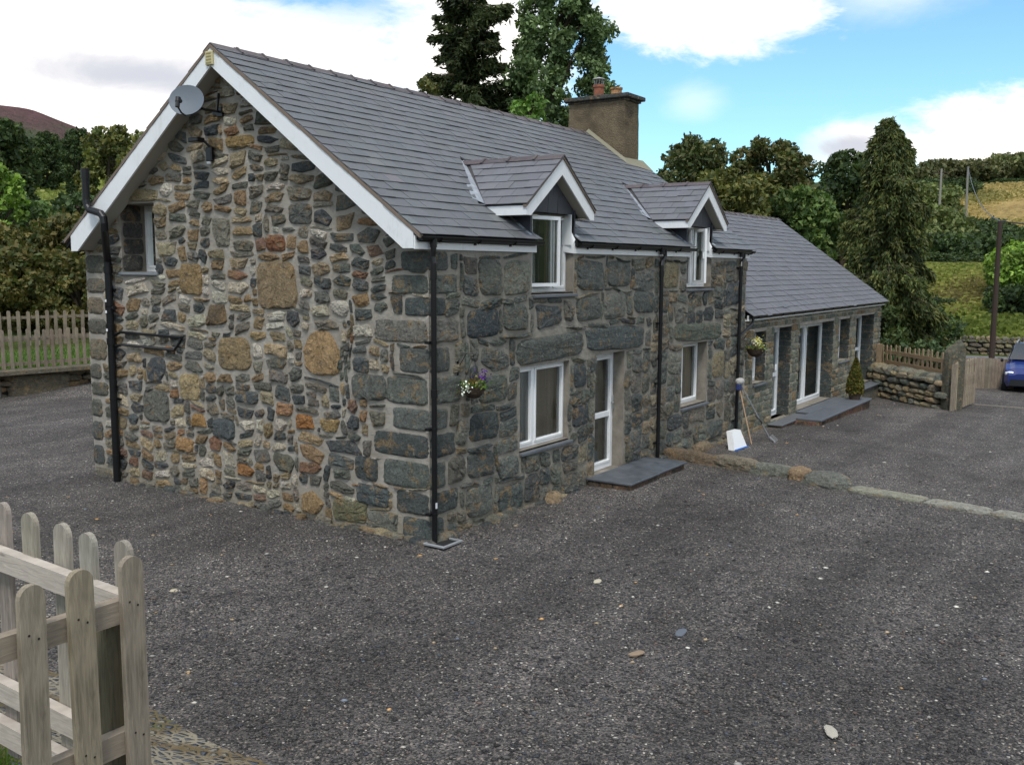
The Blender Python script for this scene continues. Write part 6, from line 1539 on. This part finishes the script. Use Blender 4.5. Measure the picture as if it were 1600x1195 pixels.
# behind the wing
T_('oak_tree', 1078, 52, 214, 150, [srgb(76, 84, 52), srgb(96, 92, 58), srgb(64, 74, 46)], 'open topped oak right of the chimney', seed=31, leaf_=.17, per=620, nclump=60, cl_r=.22, trunk=.3, fill=.3)
T_('oak_tree', 1192, 50, 214, 170, [srgb(78, 84, 46), srgb(94, 94, 54), srgb(62, 72, 42), srgb(104, 92, 58)], 'broad leafy oak behind the far dormer', seed=32, leaf_=.17, per=760, nclump=54, cl_r=.24, trunk=.32)
T_('broadleaf_tree', 1128, 46, 262, 160, OLV, 'olive green tree low behind the wing ridge', seed=33, leaf_=.17, per=760, nclump=34)
T_('broadleaf_tree', 1245, 46, 290, 130, MIDG, 'mid green rounded tree above the wing verge', seed=34, leaf_=.17, per=760, nclump=34)
T_('broadleaf_tree', 1305, 48, 330, 130, MIDG, 'mid green bushy tree between the wing verge and the cypress', seed=35, leaf_=.17, per=700, nclump=30, base_h=.1)
T_('broadleaf_tree', 1312, 85, 236, 100, DKG, 'dark round headed tree farther back left of the cypress', seed=36, leaf_=.3, per=260, nclump=34)
p, H, rw = T(1378, 38, 186, 150)
spruce(p, H, rw*1.22, 'tall drooping cypress beyond the end of the wing', 12, [srgb(86, 92, 50), srgb(72, 80, 46), srgb(56, 64, 40), srgb(100, 98, 54)], leafs=.17, name='cypress_tree', expo=.42, clumpy=1, droop=.75, lay=90, gap=.02, dens=4.2, base_=.04)
T_('shrub', 1432, 39, 446, 110, DKG, 'dark evergreen shrub at the foot of the cypress', cat='shrub', seed=37, leaf_=.13, per=700, nclump=26, base_h=.02, trunk=.08)
T_('shrub', 1370, 37, 470, 110, [srgb(62, 74, 42), srgb(76, 82, 48)], 'dark shrub behind the picket topped wall beside the wing end', cat='shrub', seed=38, leaf_=.13, per=500, nclump=22, base_h=.1, trunk=.08)
# sprawling branchy shrub in front of the road
def branchy(px, dist, label, seed):
    rng = np.random.default_rng(seed); p = at(px2az(px), dist, 0); t_ = thing('bare_shrub', p, label, 'shrub'); mb = MB(); tips = []
    for i in range(9):
        a_ = rng.uniform(0, 6.28); L = rng.uniform(.8, 1.7); q = [(0, 0, 0)]
        for s in (.35, .7, 1.): q.append((math.cos(a_)*L*s*.9+rng.normal(0, .06), math.sin(a_)*L*s*.9+rng.normal(0, .06), 1.25*s**.8+rng.normal(0, .08)))
        mb.tube(q, [.05, .035, .022, .008], 5); tips += [(x, y, z, .22) for x, y, z in q[2:]]
    mb.build('branches', M_BARK, t_, origin=(0, 0, 0)); V, F, Cc = crown_mesh(tips, 1800, .09, [srgb(66, 82, 56), srgb(84, 96, 62)], seed); np_mesh('foliage', V, F, Cc, M_LEAF, t_)
branchy(1432, 36.5, 'sprawling thin branched shrub above the drystone wall by the gate', 5)
# right hillside
T_('broadleaf_tree', 1600, 62, 372, 110, LTG, 'bright green tree at the right edge behind the roadside pole', seed=51, leaf_=.22, per=420, nclump=34, base_h=.05)
T_('shrub', 1585, 58, 440, 90, DKG, 'dark shrub right of the roadside pole above the road wall', cat='shrub', seed=52, leaf_=.2, per=420, nclump=24, base_h=.02)
bushA = T_('shrub', 1440, 88, 355, 95, [srgb(96, 104, 62), srgb(78, 88, 52), srgb(110, 112, 70)], 'leftmost pale olive willow of the hedge below the hillside poles', cat='shrub', group='hedge line below the hillside poles', seed=53, leaf_=.19, per=430, nclump=34, base_h=.02)
bushB = T_('shrub', 1560, 90, 362, 110, DKG+[srgb(70, 84, 50)], 'dark rounded bush of the hedge behind the top of the roadside pole', cat='shrub', group='hedge line below the hillside poles', seed=54, leaf_=.19, per=430, nclump=34, base_h=.02)
def cp(src, px, dist, top, base_top, base_dist, label, seed, wf=1., group=None):
    """copy of a tree scaled so that its top reaches the row py=top"""
    azd = px2az(px); p = at(azd, dist/math.cos(R(azd-math.degrees(yaw))), -.1); H = zq(top, dist)-p[2]; H0 = src['H0']; s = H/H0
    return place_copy(src, p, (s*wf, s), label, seed, group)
for o_, px, d_, top in ((bushA, 1440, 88, 355), (bushB, 1560, 90, 362)): o_['H0'] = zq(top, d_)-T(px, d_, top, 1)[0][2]
HG = 'hedge line below the hillside poles'
cp(bushB, 1488, 86, 362, 0, 0, 'dark bush of the hedge directly below the two hillside poles', 1.0, 1.2, HG)
cp(bushA, 1524, 92, 366, 0, 0, 'pale olive bush of the hedge between the two dark bushes', 2.1, 1.3, HG)
cp(bushB, 1598, 92, 350, 0, 0, 'dark bush of the hedge at the right edge of the photo', 3.3, 1.1, HG)
cp(bushB, 1455, 82, 392, 0, 0, 'low dark bush of the hedge at the top left of the meadow', 4.1, 1.9, HG)
cp(bushB, 1530, 80, 396, 0, 0, 'low dark bush of the hedge along the top of the meadow', 5.2, 1.9, HG)
for i, (px, d_, top, lb) in enumerate(((1440, 104, 320, 'olive tree between the cypress and the left hillside pole'), (1472, 100, 338, 'olive tree just below the gap between the hillside poles'), (1420, 120, 285, 'dark tree high beside the cypress trunk side'), (1455, 140, 280, 'dark wood edge tree behind the left hillside pole'))):
    cp((bushA, bushB)[i % 2], px, d_, top, 0, 0, lb, i*1.1+.4, 1.1, None)
cp(bushA, 1425, 96, 318, 0, 0, 'pale willow right against the cypress below the skyline', 5.9, .9, HG)
cp(bushB, 1468, 62, 462, 0, 0, 'dark round bush at the left foot of the meadow behind the road wall', 1.9, 1.1, None)
cp(bushA, 1490, 59, 494, 0, 0, 'low scrub bush just behind the road wall left of the pole', .7, 1.6, None)
cp(bushA, 1530, 59, 490, 0, 0, 'low scrub bush just behind the road wall by the pole', 3.7, 1.8, None)
skyA = T_('skyline_tree', 1452, 160, 250, 62, [srgb(86, 84, 58), srgb(72, 78, 50), srgb(100, 94, 64)], 'leftmost skyline tree just right of the cypress', group='trees along the right skyline', seed=61, leaf_=.5, per=70, nclump=40, base_h=.12)
skyA['H0'] = zq(250, 160)-T(1452, 160, 250, 1)[0][2]
skyB = T_('skyline_tree', 1560, 168, 240, 78, [srgb(92, 96, 60), srgb(78, 84, 52), srgb(108, 104, 70)], 'open headed skyline tree near the right edge with sky showing through', group='trees along the right skyline', seed=62, leaf_=.42, per=52, nclump=44, base_h=.2, fill=.4)
skyB['H0'] = zq(240, 168)-T(1560, 168, 240, 1)[0][2]
SG = 'trees along the right skyline'
for i, (px, top, wf, lb) in enumerate(((1430, 262, 1.1, 'skyline tree half hidden behind the top of the cypress'), (1478, 252, 1.1, 'second skyline tree from the cypress above the left pole'), (1506, 250, 1.15, 'skyline tree directly above the right hillside pole'),
                                       (1534, 254, 1.1, 'skyline tree just left of the open headed one'), (1590, 268, 1.2, 'last low skyline tree at the right edge'))):
    cp(skyA, px, 156+i*3, top, 0, 0, lb, i*1.3, wf, SG)
for i, (px, top, lb) in enumerate(((1470, 296, 'dark hedge tree between and behind the two hillside poles'), (1520, 290, 'dark hedge tree above the golden field, nearest the right pole'), (1556, 292, 'dark hedge tree in the middle of the golden field edge'), (1594, 280, 'reddish brown hedge tree at the right end of the golden field'))):
    c_ = cp(bushB, px, 156+i*1.5, top, 0, 0, lb, i*2.2, 1.9, 'hedge trees above the golden field')
# left side
tl = T_('broadleaf_tree', 12, 70, 188, 110, DKG, 'big dark tree at the left edge of the photo', seed=71, leaf_=.26, per=300, nclump=44, base_h=.08, group='dark trees on the left hillside')
tl['H0'] = zq(188, 70)-T(12, 70, 188, 1)[0][2]
tm = T_('broadleaf_tree', 185, 74, 204, 100, OLV+[srgb(74, 82, 46)], 'olive brown tree just left of the gable slope', seed=72, leaf_=.26, per=300, nclump=40, base_h=.08, group='dark trees on the left hillside')
tm['H0'] = zq(204, 74)-T(185, 74, 204, 1)[0][2]
LG = 'dark trees on the left hillside'
cp(tl, 85, 112, 214, 0, 0, 'second dark tree from the left edge, above the small field', 1.7, 1.0, LG)
cp(tl, 135, 108, 208, 0, 0, 'dark tree next to the olive brown tree, right below the heather hill', 3.0, .9, LG)
cp(tl, 52, 116, 222, 0, 0, 'dark tree between the big left one and the field', 4.0, .9, LG)
cp(tm, 232, 80, 212, 0, 0, 'olive tree partly hidden by the gable bargeboard', 2.0, 1.0, LG)
cp(tl, 110, 120, 226, 0, 0, 'dark tree in the gap above the small field', 5.0, .8, LG)
T_('shrub', 5, 46, 256, 90, LTG, 'bright yellow green tree at the left edge', cat='tree', seed=73, leaf_=.2, per=520, nclump=30, base_h=.05)
T_('shrub', 62, 48, 318, 120, [srgb(86, 104, 62), srgb(72, 90, 52), srgb(100, 116, 72)], 'grey green willow bush left of the soil pipe top', cat='shrub', seed=74, leaf_=.2, per=480, nclump=30, base_h=.02)
T_('shrub', 130, 50, 300, 110, [srgb(66, 80, 48), srgb(56, 70, 42)], 'dark green bush behind the top of the soil pipe', cat='shrub', seed=75, leaf_=.2, per=480, nclump=30, base_h=.02)
bl = T_('shrub', 20, 38, 358, 150, BRN, 'brownish bush behind the picket fences at the left edge', cat='shrub', seed=76, leaf_=.16, per=640, nclump=34, base_h=.02, group='brown green bushes behind the picket fences')
bl['H0'] = zq(358, 38)-T(20, 38, 358, 1)[0][2]
BG = 'brown green bushes behind the picket fences'
cp(bl, 110, 39, 335, 0, 0, 'tall brownish bush against the cottage corner', 2.5, .95, BG)
cp(bl, 65, 37, 385, 0, 0, 'middle brown green bush behind the picket fences', 4.2, 1.2, BG)
cp(bl, 130, 36, 400, 0, 0, 'lower brown green bush right beside the cottage corner', 1.1, 1.0, BG)
cp(bl, -25, 40, 345, 0, 0, 'brownish bush cut by the left edge', 3.1, 1.0, BG)

# meadow grass tufts so the slopes read as rough pasture
def tufts(n, a0, a1, d0, d1, h0, cols, seed, label):
    rng = np.random.default_rng(seed); A = np.radians(rng.uniform(a0, a1, n)); D = np.sqrt(rng.uniform(d0*d0, d1*d1, n)); X = CAMX+D*np.cos(A); Y = CAMY+D*np.sin(A); Z = ground_z(X, Y)-.1
    h = h0*rng.uniform(.5, 1.4, n); t = rng.uniform(0, 6.28, n); wv = np.stack([np.cos(t), np.sin(t), np.zeros(n)], -1)*(h*.35)[:, None]; ln = np.stack([rng.normal(0, .25, n)*h, rng.normal(0, .25, n)*h, h], -1); P = np.stack([X, Y, Z], -1)
    V = np.stack([P-wv, P+wv, P+ln+wv*.7, P+ln-wv*.7], 1).reshape(-1, 3); patch = np.sin(X*.21+np.sin(Y*.17)*2)*np.cos(Y*.19); c = np.array(cols)[(np.clip((patch+1)/2*len(cols)+rng.normal(0, .7, n), 0, len(cols)-1)).astype(int)]*rng.uniform(.8, 1.2, (n, 1))
    o = np_mesh(label[0], V, np.arange(4*n).reshape(n, 4), np.repeat(c, 4, 0), M_LEAF); tag(o, label[1], 'grass', kind='stuff')
tufts(26000, 5, 13, 55, 84, .35, [srgb(96, 104, 48), srgb(122, 126, 62), srgb(142, 136, 76), srgb(108, 96, 60)], 81, ('meadow_grass', 'rough yellow green grass on the slope behind the road wall'))
tufts(26000, 4, 12, 100, 160, .5, [srgb(160, 138, 92), srgb(176, 152, 104), srgb(146, 130, 82), srgb(128, 118, 72)], 82, ('field_grass', 'dry golden grass of the field on the right hillside'))
tufts(16000, 53, 63, 100, 160, .6, [srgb(140, 142, 78), srgb(124, 130, 68), srgb(152, 150, 90)], 83, ('pasture_grass', 'pale green pasture between the trees on the left hillside'))
tufts(9000, 4, 12, 42.6, 45.6, .14, [srgb(96, 120, 50), srgb(116, 132, 62)], 84, ('verge_grass', 'green verge grass between the yard and the road'))
